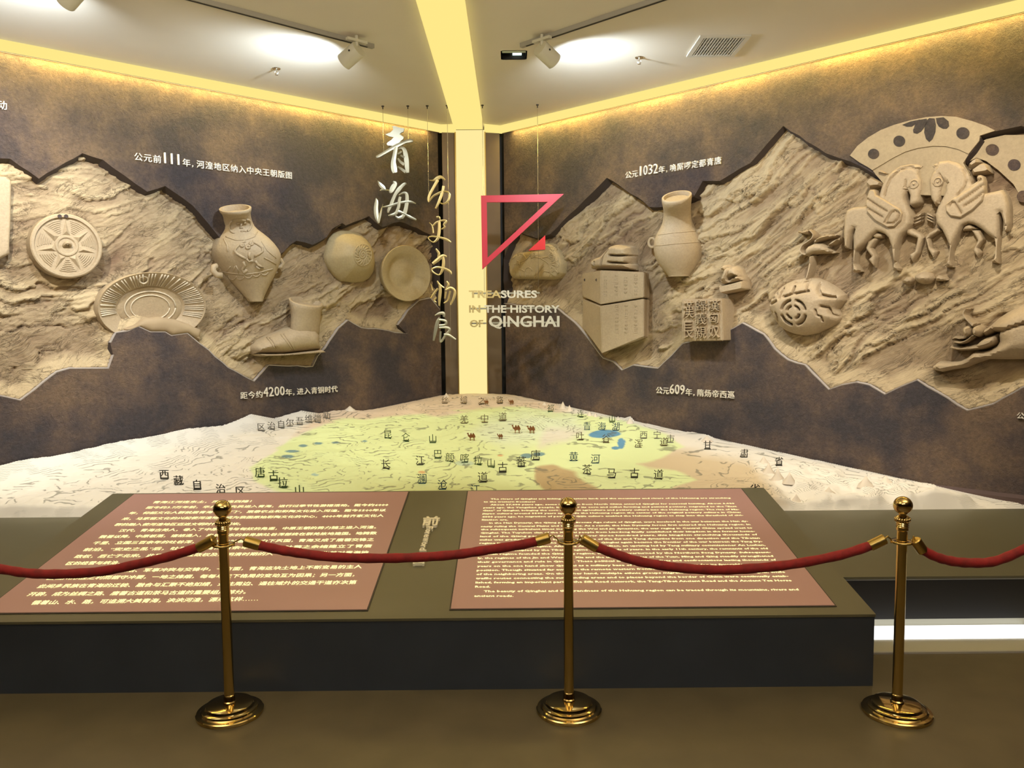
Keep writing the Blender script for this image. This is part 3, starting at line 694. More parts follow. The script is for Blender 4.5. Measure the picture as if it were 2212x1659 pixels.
# 5 boot
B5 = lambda pts: cp((530, 620), 8.3, pts)
t0 = wthing('stone_boot', 'carved ankle boot with an open top, standing on a flat sole', 'relief', 'L', 620, 770)
b1 = relief('foot', 'L', B5([(800, 730), (650, 795), (450, 870), (280, 960), (180, 1050), (155, 1120), (200, 1200), (700, 1200), (1335, 1140), (1370, 1110), (1340, 1020), (1330, 850), (1250, 760), (1050, 700)]), .15, .11, -.02, M_art, t0, .013)
fr = []
vs = []; seg = 40; rr_ = []
def bring(cx, cy, rx, ry, sl=0): return [WP('L', cx+rx*math.cos(2*math.pi*k/seg), cy+ry*math.sin(2*math.pi*k/seg)+rx*math.cos(2*math.pi*k/seg)*sl, .02+(.045+ry/75*8.3*.07)*math.sin(2*math.pi*k/seg)) for k in range(seg)]
for (cx, cy, rx, ry, sl) in ((1085, 262, 270, 60, .17), (1085, 262, 308, 75, .17), (1085, 275, 312, 78, .17), (1080, 330, 300, 76, .15), (1080, 420, 275, 65, .12), (1080, 560, 266, 50, .08), (1072, 700, 264, 40, .04), (1070, 790, 262, 30, 0), (1065, 860, 240, 20, 0)):
    vs += bring(530+cx/8.3, 620+cy/8.3, rx/8.3, ry/8.3, sl)
vs = bring(530+1085/8.3, 620+330/8.3, 240/8.3, 50/8.3, .1)+vs; nr = len(vs)//seg
fs = [(i*seg+k, (i+1)*seg+k, (i+1)*seg+(k+1) % seg, i*seg+(k+1) % seg) for i in range(nr-1) for k in range(seg)]+[tuple(range(seg))]
o = obj('shaft', vs, fs, M_art, t0); autosmooth(o, 50)
relief('sole', 'L', B5([(165, 1130), (215, 1195), (700, 1192), (1300, 1125), (1365, 1100), (1392, 1115), (1385, 1180), (900, 1215), (560, 1240), (280, 1245), (190, 1205)]), .16, .012, -.02, M_art, t0, .02)
bv = bvh_of(b1)
line_tubes('strap', bv, [B5([(390, 905), (450, 970), (500, 1060), (540, 1110)]), B5([(440, 905), (500, 970), (560, 1080)]), B5([(640, 850), (730, 960), (840, 1110)]), B5([(690, 840), (780, 960), (880, 1110)])], .009, M_art, t0)
# 6 domed helmet
H6 = lambda pts: cp((700, 460), 7.54, pts)
t0 = wthing('domed_boss', 'smooth domed boss with a spiral flower carved on its crown', 'relief', 'L', 768, 605)
prof = lambda u, V: np.sin(np.clip(u, 0, 1)*math.pi/2)**.9
b1 = relief('dome', 'L', H6([(150, 400), (230, 320), (340, 275), (500, 280), (640, 320), (740, 390), (820, 490), (865, 600), (885, 700), (895, 820), (870, 960), (800, 1060), (700, 1120), (560, 1130), (420, 1110), (350, 1105), (250, 1020), (160, 900), (100, 780), (85, 700), (105, 560)]), .20, .21, -.06, M_artg, t0, .017, prof=prof)
bv = bvh_of(b1)
sp = [(630+r_*.62*math.cos(a), 680+r_*.8*math.sin(a)) for r_, a in [(6+i*3.4, i*.42) for i in range(34)]]
pet = []
for k in range(16):
    a = k*2*math.pi/16; pet.append([(630+(75+q*16)*math.cos(a+.10*q)*.95, 685+(90+q*19)*math.sin(a+.10*q)) for q in range(5)])
line_tubes('spiral_flower', bv, [H6(sp)]+[H6(p) for p in pet]+[H6(arc(630, 685, 140, 172, 0, 360, 30))], .0075, M_artg, t0, 2)
# 7 dish
cen, rs, rz = wall_disc('L', 877, 590.5, 105, 121, .05)
t0 = wthing('round_dish', 'plain round concave dish nearest the corner column', 'relief', 'L', 877, 650)
v, f_ = disc_lathe('L', cen, rs, rz, [(.80, -.10), (.97, .02), (1.0, .05), (.985, .058), (.95, .054), (.78, .035), (.66, .012), (.56, -.022), (.46, -.03), (.30, -.024), (.22, -.012), (.1, -.008)], 64)
o = obj('dish', v, f_, M_artg, t0); fixn(o, NL); autosmooth(o, 50)

# --- right wall ----------------------------------------------------
# 8 plaque
P8 = lambda pts: cp((1070, 490), 11.85, pts)
t0 = wthing('carved_plaque', 'small flat plaque carved with branching trees and animals behind the red triangle', 'relief', 'R', 1156, 604)
b1 = relief('plate', 'R', P8([(370, 1050), (385, 940), (430, 800), (500, 700), (620, 650), (860, 615), (1270, 590), (1285, 415), (1400, 405), (1500, 455), (1600, 600), (1690, 760), (1730, 950), (1700, 1180), (1600, 1310), (1450, 1350), (900, 1345), (480, 1330), (420, 1280), (375, 1170)]), .07, .045, -.05, M_artg, t0, .012)
bv = bvh_of(b1); L8 = []
rnd = random.Random(5)
def branch(x, y, a, l, d):
    x2 = x+l*math.cos(a); y2 = y-l*math.sin(a); L8.append(P8([(x, y), ((x+x2)/2+rnd.uniform(-8, 8), (y+y2)/2), (x2, y2)]))
    if d: 
        for da in (-.75, -.25, .3, .8)[:4 if d > 1 else 4]: branch(x2, y2, a+da+rnd.uniform(-.1, .1), l*.60, d-1)
branch(1010, 1250, 1.35, 250, 0); branch(800, 830, 2.2, 150, 2); branch(800, 830, .8, 150, 2); branch(800, 830, 3.6, 170, 1)
branch(1160, 800, .2, 190, 2); branch(1160, 800, 2.9, 160, 1); branch(1160, 800, -.6, 260, 2); branch(1380, 750, 1.1, 150, 2)
L8 += [P8([(520, 1300), (510, 1180), (450, 1060), (470, 960), (560, 950), (620, 1080), (700, 1110), (760, 1150), (770, 1290)]), P8([(640, 1290), (620, 1150)]), P8(arc(850, 1150, 90, 110, 180, 350)), P8([(1000, 1320), (1080, 1200), (1180, 1060), (1240, 1000)]), P8([(1160, 1300), (1220, 1180), (1250, 1130), (1380, 1150), (1440, 1010), (1560, 1130), (1600, 1200)]), P8([(1350, 1290), (1420, 1180), (1520, 1260)]), P8([(540, 690), (520, 760), (430, 830)]), P8([(1300, 480), (1480, 500), (1600, 700), (1650, 950), (1620, 1180)])]
line_tubes('carving', bv, L8, .0072, M_artg, t0, 2, 5)
# 9 tomb guardian paw + two blocks
Q9 = lambda pts: cp((1240, 520), 6.38, pts)
t0 = wthing('stone_stele', 'broken rectangular stele in two blocks with faint columns of writing', 'relief', 'R', 1310, 765)
def q9(x, y, n): p = Q9([(x, y)])[0]; return WP('R', p[0], p[1], n)
def block(name, top, bot, parent):
    """top/bot: px of left end, front edge, right end, far right"""
    ns_ = (-.03, .15, .10, -.06); T_ = [q9(*p, n) for p, n in zip(top, ns_)]; B_ = [q9(*p, n) for p, n in zip(bot, ns_)]
    bl = [T_[0]-NR*.1, T_[3]-NR*.06]; bb = [B_[0]-NR*.1, B_[3]-NR*.06]
    vs = T_+B_+bl+bb
    fs = [(0, 4, 5, 1), (1, 5, 6, 2), (2, 6, 7, 3), (0, 1, 2, 3, 9, 8), (7, 6, 5, 4, 10, 11), (8, 10, 4, 0), (3, 7, 11, 9)]
    o = obj(name, vs, fs, M_art, parent); bm = bmesh.new(); bm.from_mesh(o.data); bmesh.ops.recalc_face_normals(bm, faces=bm.faces)
    bmesh.ops.bevel(bm, geom=[e for e in bm.edges], offset=.007, segments=2, affect='EDGES'); bm.to_mesh(o.data); bm.free(); return o
bA = block('upper_block', [(110, 455), (365, 405), (965, 432), (1010, 442)], [(110, 768), (365, 884), (965, 782), (1010, 792)], t0)
bB = block('lower_block', [(118, 800), (365, 903), (965, 798), (1008, 808)], [(112, 1185), (385, 1560), (965, 1325), (1005, 1335)], t0)
bv = bvh_of(bA); bv2 = bvh_of(bB); rnd = random.Random(11)
for bvx, par, cols, y0, y1 in ((bv, bA, (430, 580, 710, 850), 470, 760), (bv2, bB, (590, 720, 850), 880, 1290)):
    ls = []
    for cxx in cols:
        y = y0+rnd.randint(0, 30)
        while y < y1:
            g = rnd.randint(0, 3)
            if g == 0: ls += [Q9([(cxx-22, y), (cxx+22, y)]), Q9([(cxx-22, y+14), (cxx+22, y+14)]), Q9([(cxx, y-8), (cxx, y+26)])]
            elif g == 1: ls += [Q9([(cxx-20, y-8), (cxx+20, y-8), (cxx+20, y+20), (cxx-20, y+20), (cxx-20, y-8)])]
            elif g == 2: ls += [Q9([(cxx-18, y-6), (cxx-6, y+22)]), Q9([(cxx+16, y-6), (cxx+4, y+8), (cxx+20, y+22)])]
            else: ls += [Q9([(cxx-14, y-8), (cxx-14, y+20)]), Q9([(cxx+4, y-8), (cxx+4, y+20)]), Q9([(cxx+18, y-8), (cxx+18, y+20)])]
            y += 52
    line_tubes('inscription', bvx, ls, .003, M_art, par, 3, 4)['kind'] = 'stuff'
for p in ((150, 540), (310, 540)):
    c = surf_pts(bv, Q9([p, (p[0]+1, p[1])]))[0]; MB().tube([c-NR*.02, c+NR*.003], .014, 4).build('socket', M_rimd, bA)
t0 = wthing('stone_paw', 'carved crouching paw with curled toes resting on top of the broken stele', 'relief', 'R', 1325, 583)
relief('paw', 'R', Q9([(255, 402), (262, 330), (275, 265), (320, 235), (400, 205), (470, 130), (530, 68), (600, 47), (700, 60), (778, 82), (795, 190), (785, 300), (800, 330), (805, 400), (580, 402), (430, 400)]), .15, .05, -.05, M_art, t0, .0085,
       grooves=[(Q9([(560, 205), (650, 212), (790, 208)]), .011, .075), (Q9([(545, 303), (650, 308), (790, 318)]), .011, .075), (Q9([(430, 400), (450, 300), (480, 200), (540, 130)]), .010, .03), (Q9([(255, 340), (345, 365), (350, 300)]), .012, .03)])
# 10 tall vase
V0 = lambda pts: cp((1390, 400), 7.9, pts)
t0 = wthing('stone_vase', 'tall smooth vase with a slanting open mouth and a small ring at its left', 'relief', 'R', 1466, 596)
hwv = [(0, 252, 1), (.015, 256, 1), (.05, 252, .95), (.10, 241, .8), (.16, 232, .6), (.22, 231, .35), (.28, 240, .2), (.34, 262, .1), (.40, 300, 0), (.45, 345, 0), (.50, 378, 0), (.56, 404, 0), (.62, 416, 0), (.68, 415, 0), (.74, 400, 0), (.80, 370, 0), (.86, 322, 0), (.92, 262, 0), (.97, 200, 0), (1.0, 180, 0)]
v, f_ = jar_mesh('R', (1390+567/7.9, 400+185/7.9), (1390+608/7.9, 400+1560/7.9), [(a, b/7.9, c) for a, b, c in hwv], .0, .60, .72, mouth_depth=.035, mslope=.20)
o = obj('vessel', v, f_, M_art, t0); autosmooth(o, 60); bv = bvh_of(o)
line_tubes('band_line', bv, [V0([(205, 1035), (500, 1005), (800, 980), (1020, 965)]), V0([(250, 850), (500, 815), (750, 795), (965, 775)])], .004, M_art, t0, 4)
mb = MB(); mb.tube([WP('R', *p, -.01) for p in V0(arc(150, 985, 58, 78, 0, 360, 18))], .014, 8); mb.build('ring', M_art, t0, True)
# 11 kneeling beast seal
K = lambda pts: cp((1450, 550), 8.29, pts)
t0 = wthing('beast_seal', 'small carved kneeling beast on a thick square foot', 'relief', 'R', 1586, 634)
relief('beast', 'R', K([(868, 275), (905, 215), (960, 170), (1005, 172), (1060, 205), (1110, 205), (1140, 188), (1190, 215), (1235, 265), (1260, 330), (1290, 395), (1305, 470), (930, 540), (890, 500), (900, 420), (930, 330), (925, 290)]), .11, .05, -.04, M_art, t0, .009,
       grooves=[(K([(1050, 430), (1090, 400), (1150, 405)]), .018, .10), (K([(960, 330), (1020, 240), (1060, 215)]), .01, .03), (K([(1130, 360), (1200, 390), (1280, 400)]), .01, .04), (K([(1080, 260), (1060, 340), (1040, 400)]), .01, .03), (K([(940, 470), (1100, 440)]), .01, .03)])
relief('foot', 'R', K([(895, 520), (930, 560), (1120, 515), (1305, 465), (1315, 400), (1342, 620), (930, 707), (905, 640)]), .10, .012, -.04, M_art, t0, .014)
# 12 square seal with raised characters
t0 = wthing('square_seal', 'square seal block with raised angular archaic characters', 'relief', 'R', 1518, 738)
n_ = .13
fr4 = [WP('R', *p, n_) for p in K([(185, 798), (897, 783), (932, 1545), (182, 1552)])]
bk4 = [WP('R', *p, n_)-NR*.24 for p in K([(185, 798), (897, 783), (932, 1545), (182, 1552)])]
o = MB().hexa(bk4, fr4).build('block', M_art, t0)
bm = bmesh.new(); bm.from_mesh(o.data); bmesh.ops.recalc_face_normals(bm, faces=bm.faces); bmesh.ops.bevel(bm, geom=[e for e in bm.edges], offset=.006, segments=2, affect='EDGES'); bm.to_mesh(o.data); bm.free()
SEAL_FRAME = (t0, n_)
# 13 turtle shell with tracery and crane
C13 = lambda pts: cp((1640, 480), 6.38, pts)
t0 = wthing('pierced_shell', 'big rounded shell pierced by a cross inside a ring, below the crane', 'relief', 'R', 1735, 725)
gr = []
for rr, w_, dd_ in ((168, .020, .06), (88, .016, .06)):
    for a0 in (8, 98, 188, 278): gr.append((C13(arc(538, 1243, rr, rr, a0+(8 if rr > 100 else 14), a0+(66 if rr > 100 else 60), 8)), w_*.62, dd_))
gr += [(C13([(400, 1030), (470, 1010), (520, 985), (530, 895)]), .012, .04), (C13([(560, 990), (640, 970), (735, 955)]), .012, .04), (C13([(510, 835), (590, 815)]), .010, .03), (C13([(650, 830), (710, 800)]), .010, .03), (C13([(700, 830), (705, 940)]), .010, .025),
       (C13([(330, 1050), (340, 980), (360, 920)]), .014, .035), (C13([(180, 1130), (240, 1110), (280, 1090)]), .014, .035), (C13([(200, 1240), (170, 1310), (200, 1370)]), .012, .03), (C13([(270, 1250), (285, 1310), (265, 1380)]), .012, .03), (C13([(845, 860), (850, 930), (880, 980)]), .014, .035),
       (C13([(910, 1010), (980, 1030), (1060, 1040)]), .016, .05), (C13([(835, 1210), (850, 1280), (900, 1300), (905, 1360)]), .010, .03), (C13([(900, 1160), (980, 1180), (1000, 1250), (1040, 1290), (1095, 1300)]), .012, .04), (C13([(270, 980), (255, 1000), (285, 1000)]), .01, .02), (C13([(200, 1060), (230, 1040)]), .01, .02)]
b1 = relief('shell', 'R', C13([(115, 1150), (140, 1060), (180, 990), (240, 920), (300, 870), (370, 825), (450, 790), (620, 760), (760, 760), (900, 820), (1040, 910), (1150, 1000), (1150, 1080), (1060, 1200), (1098, 1300), (1060, 1380), (950, 1450), (780, 1530), (600, 1567), (430, 1540), (340, 1500), (270, 1450), (160, 1320)]), .17, .19, -.06, M_art, t0, .0078, grooves=gr)
t0 = wthing('carved_crane', 'slender carved crane with a curved neck standing on one leg on the shell', 'relief', 'R', 1745, 603)
for nm, pl, H_, R_ in (('body', [(635, 380), (680, 325), (770, 285), (860, 290), (940, 340), (1000, 395), (1045, 412), (1000, 425), (870, 425), (760, 435), (700, 460), (658, 478), (640, 440)], .07, .035),):
    relief(nm, 'R', C13(pl), H_, R_, -.02, M_art, t0, .009)
relief('neck', 'R', C13(stroke_poly([(660, 450, 34), (600, 430, 38), (570, 385, 36), (600, 320, 32), (670, 270, 30), (730, 225, 30), (748, 170, 32), (710, 120, 34), (680, 112, 26)])), .05, .02, .0, M_art, t0, .009)
relief('head', 'R', C13([(690, 110), (650, 105), (600, 130), (540, 122), (512, 142), (580, 152), (640, 166), (676, 158), (695, 130)]), .05, .02, .0, M_art, t0, .009)
relief('leg', 'R', C13([(690, 470), (740, 455), (735, 540), (705, 680), (668, 795), (640, 785), (672, 660), (690, 560)]), .05, .02, -.01, M_art, t0, .009)
relief('wing', 'R', C13([(735, 280), (800, 220), (880, 185), (960, 168), (1055, 172), (1020, 200), (960, 215), (860, 240), (780, 280)]), .05, .02, .0, M_art, t0, .009)
relief('wing', 'R', C13([(930, 325), (1010, 260), (1100, 213), (1090, 245), (1020, 300), (955, 328)]), .05, .02, .0, M_art, t0, .009)
# 14 medallion and winged horses
E1 = lambda pts: cp((1800, 240), 4.366, pts)
t0 = wthing('medallion_ring', 'flat carved medallion arch with dark roundels and a petal flower above the horses', 'relief', 'R', 2000, 560)
flat = lambda u, V: np.ones(u.shape)
relief('arch', 'R', E1([(160, 420), (230, 330), (330, 250), (450, 180), (580, 130), (720, 90), (870, 60), (1020, 48), (1160, 55), (1310, 95), (1440, 140), (1530, 185), (1385, 232), (1378, 280), (1330, 340), (1277, 405), (1180, 360), (1060, 333), (940, 330), (800, 350), (680, 385), (570, 440), (470, 500), (372, 558), (330, 530), (250, 485)]), .012, .01, .004, M_ring, t0, .04, nback=-.04, prof=flat)
relief('field', 'R', E1([(372, 558), (470, 500), (570, 440), (680, 385), (800, 350), (940, 330), (1060, 333), (1180, 360), (1277, 405), (1225, 490), (1290, 600), (1100, 800), (830, 790), (480, 690), (400, 600)]), .010, .01, -.004, M_ring, t0, .04, nback=-.10, prof=flat, n1=.006)
relief('arch_fragment', 'R', E1([(1385, 300), (1440, 265), (1620, 225), (1800, 225), (2100, 240), (2160, 520), (2150, 980), (1960, 1000), (1820, 900), (1700, 690), (1560, 560), (1440, 470), (1350, 440), (1290, 470)]), .012, .01, -.062, M_ring, t0, .04, nback=-.12, prof=flat, n1=-.05)
for (x, y, r_, r2, n_) in ((380, 403, 52, 48, .019), (622, 283, 55, 52, .019), (1222, 208, 62, 56, .019), (1500, 365, 62, 54, -.047), (1706, 507, 60, 54, -.047), (1790, 805, 60, 56, -.047)):
    relief('roundel', 'R', E1(ell(x, y, r_, r2, 20)), .002, .01, n_, M_plaster, t0, .05, nback=n_-.02, prof=flat, n1=n_)
for pl in ([(650, 130), (730, 98), (815, 80), (780, 118), (740, 146), (690, 145)], [(880, 72), (890, 110), (830, 190), (790, 214), (758, 205), (752, 180), (775, 120), (815, 82)], [(905, 66), (955, 70), (967, 130), (962, 200), (935, 265), (905, 290), (875, 262), (857, 200), (865, 130), (885, 85)], [(968, 66), (1040, 58), (1085, 95), (1092, 140), (1070, 165), (1035, 166), (995, 145), (975, 110)]):
    relief('petal', 'R', E1(pl), .002, .01, .019, M_plaster, t0, .05, nback=0, prof=flat, n1=.019)
for (x, y) in ((838, 402), (985, 388)):
    for k in range(5): relief('blossom', 'R', E1(ell(x+24*math.cos(k*1.257), y+20*math.sin(k*1.257), 16, 13, 10)), .014, .01, .004, M_ring, t0, .02, nback=-.05)
HL = [(130, 930), (200, 900), (310, 893), (430, 800), (460, 700), (500, 620), (560, 560), (640, 510), (740, 490), (820, 495), (872, 515), (845, 545), (822, 590), (850, 650), (852, 740), (835, 800), (830, 860), (790, 890), (740, 905), (715, 880), (722, 800), (705, 760), (690, 800), (690, 830), (720, 900), (750, 980), (748, 1060), (700, 1130), (650, 1180), (620, 1240), (600, 1300), (590, 1430), (630, 1485), (620, 1505), (560, 1500), (570, 1420), (550, 1290), (520, 1200), (480, 1160), (420, 1140), (370, 1180), (300, 1260), (225, 1320), (212, 1440), (258, 1510), (185, 1520), (190, 1320), (188, 1180), (208, 1110), (180, 1150), (150, 1300), (105, 1290), (98, 1150), (105, 1030)]
HR = [(920, 520), (1000, 468), (1100, 455), (1190, 478), (1250, 525), (1300, 600), (1325, 680), (1440, 770), (1600, 735), (1640, 790), (1665, 880), (1670, 1050), (1650, 1130), (1615, 1145), (1600, 1050), (1575, 962), (1578, 1080), (1570, 1200), (1562, 1290), (1560, 1370), (1555, 1435), (1475, 1425), (1515, 1380), (1525, 1280), (1515, 1205), (1460, 1170), (1390, 1110), (1330, 1075), (1280, 1065), (1230, 1085), (1190, 1150), (1150, 1230), (1125, 1300), (1115, 1400), (1125, 1470), (1045, 1470), (1080, 1400), (1095, 1280), (1060, 1200), (1020, 1120), (970, 1060), (960, 980), (985, 900), (1030, 820), (1055, 760), (1058, 690), (1040, 740), (1030, 800), (1005, 870), (960, 895), (920, 830), (905, 720), (905, 650), (930, 590), (950, 540)]
for nm, lab, BODY, wing, ridges, legs, scarf, neckl, eye, mane in (
    ('winged_horse', 'left one of two facing winged horses, its head lowered to the right', HL,
     [(315, 880), (322, 820), (345, 750), (375, 733), (408, 745), (418, 790), (490, 830), (570, 880), (640, 920), (667, 965), (650, 1040), (590, 1100), (520, 1107), (400, 1040), (325, 960)],
     [[(335, 835), (440, 905), (515, 950)], [(325, 915), (410, 965), (475, 1005)], [(500, 1055), (560, 960), (595, 945), (632, 965), (622, 1020), (575, 1065), (510, 1060)]],
     [[(390, 1190), (425, 1205), (365, 1290), (412, 1370), (390, 1475), (330, 1400), (362, 1372), (305, 1300), (330, 1230)], [(695, 1115), (740, 1105), (835, 1160), (857, 1190), (812, 1340), (745, 1425), (718, 1350), (770, 1320), (795, 1200), (690, 1160)], [(360, 1180), (420, 1140), (475, 1160), (465, 1195), (400, 1205)]],
     [[(308, 700), (350, 620), (400, 640), (480, 680), (460, 712), (400, 712), (330, 725)], [(408, 555), (430, 540), (540, 590), (520, 612), (415, 582)]],
     [[(500, 800), (520, 720), (560, 640), (640, 560), (740, 535), (830, 560)], [(700, 660), (690, 720), (715, 760)]], (760, 688), 1),
    ('winged_horse', 'right one of two facing winged horses, its head lowered to the left', HR,
     [(1060, 880), (1100, 850), (1200, 770), (1360, 660), (1355, 615), (1385, 598), (1425, 615), (1438, 660), (1440, 760), (1420, 850), (1330, 940), (1210, 1017), (1110, 1000), (1065, 950)],
     [[(1200, 860), (1300, 790), (1425, 700)], [(1245, 900), (1340, 840), (1435, 765)], [(1100, 900), (1130, 865), (1155, 870), (1215, 965)], [(1165, 810), (1300, 720), (1400, 650)]],
     [[(1015, 1130), (990, 1095), (900, 1150), (865, 1190), (895, 1310), (948, 1395), (985, 1320), (930, 1290), (912, 1200)], [(1300, 1120), (1390, 1120), (1425, 1210), (1370, 1290), (1395, 1330), (1365, 1385), (1315, 1320), (1360, 1220)], [(1215, 1130), (1240, 1080), (1290, 1066), (1370, 1110), (1290, 1125)]],
     [[(1262, 520), (1340, 440), (1365, 445), (1395, 478), (1290, 545)], [(1290, 570), (1410, 480), (1450, 500), (1480, 550), (1480, 575), (1310, 600)]],
     [[(1000, 500), (960, 570)], [(1058, 700), (1040, 640), (1010, 600)], [(1180, 800), (1250, 720), (1270, 640), (1240, 560)]], (985, 667), 1)):
    cx_, cy_ = E1([(sum(p[0] for p in BODY)/len(BODY), 1510)])[0]
    t0 = wthing(nm, lab, 'relief', 'R', cx_, cy_, 'winged horses')
    b1 = relief('body', 'R', E1(BODY), .062, .030, -.030, M_art, t0, .0095, grooves=[(E1(g), .009, .018) for g in neckl])
    for l in legs: relief('leg', 'R', E1(l), .04, .018, -.042, M_art, t0, .0095)
    relief('wing', 'R', E1(wing), .058, .012, .0, M_art, t0, .0095, grooves=[(E1(g), .010, .022) for g in ridges], nback=-.02)
    for l in scarf: relief('ribbon', 'R', E1(l), .06, .010, -.02, M_art, t0, .02)
    mb = MB(); p = WP('R', *E1([eye])[0], .034); ax = NR.orthogonal().normalized(); bx = NR.cross(ax)
    mb.tube([p+(ax*math.cos(k*.524)+bx*math.sin(k*.524))*.028 for k in range(13)], .006, 5); mb.tube([p-NR*.01, p+NR*.006], .008, 8); mb.build('eye', M_art, t0, True)
t0 = wthing('winged_egg', 'small oval boss with two little wings on the rock below the horses', 'relief', 'R', 1996, 613)
relief('boss', 'R', E1(ell(852, 1572, 93, 58, 26)), .09, .06, -.05, M_art, t0, .011)
relief('wing', 'R', E1([(632, 1612), (690, 1560), (735, 1562), (756, 1590), (745, 1622), (700, 1632)]), .05, .03, -.045, M_art, t0, .011)
relief('wing', 'R', E1([(955, 1575), (985, 1548), (1030, 1560), (1075, 1592), (1000, 1602), (960, 1598)]), .05, .03, -.045, M_art, t0, .011)
t0 = wthing('feather_tuft', 'pair of small feathered wing tips between the chests of the horses', 'relief', 'R', 1995, 490)
for q in range(3):
    relief('feather', 'R', E1([(752, 1000+q*28), (850, 952+q*32), (845, 975+q*32), (758, 1028+q*26)]), .04, .015, -.05, M_art, t0, .011)
    relief('feather', 'R', E1([(955, 985+q*28), (875, 950+q*26), (885, 978+q*26), (950, 1010+q*26)]), .04, .015, -.05, M_art, t0, .011)
# 15 leaping ox cut by the right of the frame
X5 = lambda pts: cp((1990, 580), 6.38, pts)
t0 = wthing('carved_ox', 'large smooth carved ox with curved horns leaping at the right edge', 'relief', 'R', 2140, 800)
b1 = relief('body', 'R', X5([(820, 850), (900, 805), (960, 755), (1060, 665), (1200, 575), (1350, 500), (1600, 430), (1900, 400), (2150, 450), (2200, 800), (2050, 1120), (1700, 1230), (1417, 1255), (1150, 1258), (900, 1255), (740, 1310), (600, 1370), (400, 1402), (250, 1432), (118, 1402), (150, 1330), (220, 1278), (350, 1290), (520, 1270), (620, 1222), (690, 1160), (730, 1140), (850, 1142), (940, 1115), (1015, 1052), (1060, 1000), (1035, 900), (1000, 880), (900, 930), (840, 935)]), .20, .13, -.06, M_art, t0, .016,
            grooves=[(X5([(1035, 885), (1200, 845), (1417, 775), (1700, 700)]), .014, .05), (X5([(1040, 900), (1048, 1000), (1030, 1060)]), .012, .05)])
relief('foreleg', 'R', X5([(1050, 900), (960, 930), (880, 950), (800, 1000), (760, 1040), (640, 1070), (540, 1078), (400, 1050), (368, 1092), (410, 1115), (520, 1135), (700, 1130), (850, 1115), (940, 1090), (1010, 1060), (1060, 1010)]), .12, .045, -.03, M_art, t0, .013)
relief('head', 'R', X5(ell(765, 862, 72, 82, 22)), .16, .06, -.02, M_art, t0, .010)
relief('muzzle', 'R', X5([(700, 790), (640, 778), (580, 800), (560, 860), (585, 930), (640, 955), (700, 920)]), .13, .05, -.02, M_art, t0, .010)
relief('horn', 'R', X5(stroke_poly([(740, 790, 85), (680, 740, 62), (620, 680, 58), (590, 620, 55), (620, 565, 42), (665, 545, 16)])), .08, .03, .0, M_art, t0, .009)
relief('horn', 'R', X5(stroke_poly([(710, 925, 50), (640, 985, 45), (550, 1022, 42), (470, 1015, 40), (420, 1030, 24)])), .08, .03, .0, M_art, t0, .009)
relief('ear', 'R', X5(stroke_poly([(640, 950, 30), (540, 960, 40), (470, 950, 40), (420, 985, 20)])), .06, .02, -.01, M_art, t0, .009)

# ------------------------------------------------------------------ text
FONT_N = bpy.data.curves.new('probe', 'FONT').font
def text_mesh(body, off=0.0, ext=.0, res=2, space=1.0):
    c = bpy.data.curves.new('t', 'FONT'); c.body = body; c.size = 1; c.offset = off; c.extrude = ext; c.resolution_u = res; c.space_character = space
    o = bpy.data.objects.new('t', c); me = bpy.data.meshes.new_from_object(o); bpy.data.objects.remove(o); bpy.data.curves.remove(c)
    return me
_gc = {}
def glyph(ch, off=.0, ext=.02, res=2):
    k = (ch, off, ext, res)
    if k not in _gc:
        me = text_mesh(ch, off, ext, res); n = len(me.vertices); a = np.empty(n*3); me.vertices.foreach_get('co', a); a = a.reshape(-1, 3)
        _gc[k] = (a, [tuple(p.vertices) for p in me.polygons], a.min(0) if n else np.zeros(3), a.max(0) if n else np.ones(3)); bpy.data.meshes.remove(me)
    return _gc[k]
def place_glyph(name, ch, m, parent, O, X, Y, N, h, w=None, off=0., ext=.02, depth=None, full=True, loc=None, res=2):
    """glyph with its lower left at O; X, Y, N unit vectors; h height of the ink (or of the em box when full)"""
    a, f_, lo, hi = glyph(ch, off, ext, res)
    sy = h/(hi[1]-lo[1]) if not full else h
    sx = (w/(hi[0]-lo[0]) if not full else w) if w else sy
    sz = 1.0 if depth is None else depth/(2*ext)
    b = a.copy()
    if not full: b[:, 0] -= lo[0]; b[:, 1] -= lo[1]
    b[:, 2] += ext
    V = np.array(O)[None]+b[:, :1]*sx*np.array(X)+b[:, 1:2]*sy*np.array(Y)+b[:, 2:]*sz*np.array(N)
    return obj(name, [Vector(v) for v in V], f_, m, parent, loc=loc)

# ------------------------------------------------------------------ captions on the walls
def caption(side, text, p0, p1, big, label, h_px=22):
    """p0/p1: left and right end of the base line in the photograph"""
    a = Vector(WP(side, p0[0], p0[1], .002)); b = Vector(WP(side, p1[0], p1[1], .002)); zc_ = (a.z+b.z)/2; a.z = b.z = zc_
    X = (b-a).normalized(); L = (b-a).length; N = SIDE[side][2]; Y = Vector((0, 0, 1))
    wd_ = [(.74 if c in big else (.6 if c == '，' else 1.0)) for c in text]; u = L/sum(wd_); x = 0
    t0 = thing('wall_caption', label, 'writing', (a+b)/2, None)
    for c, w_ in zip(text, wd_):
        if c in big: place_glyph('digit', c, M_cap, t0, a+X*(x+(u*.24 if c == '1' else u*.04)), X, Y, N, u*1.18, (u*.19 if c == '1' else u*.60), off=.0, ext=.02, depth=.016, full=False)
        elif c == '，': place_glyph('comma', c, M_cap, t0, a+X*(x+u*.1)-Y*u*.1, X, Y, N, u*.25, u*.14, ext=.02, depth=.016, full=False)
        else: place_glyph('character', c, M_cap, t0, a+X*(x+u*.02), X, Y, N, u*.93, u*.93, off=.002, ext=.02, depth=.016)
        x += u*w_
    return t0
caption('L', '公元前111年，河湟地区纳入中央王朝版图', (288, 344), (631, 387), '1', 'raised pale caption about the year 111, high on the left wall')
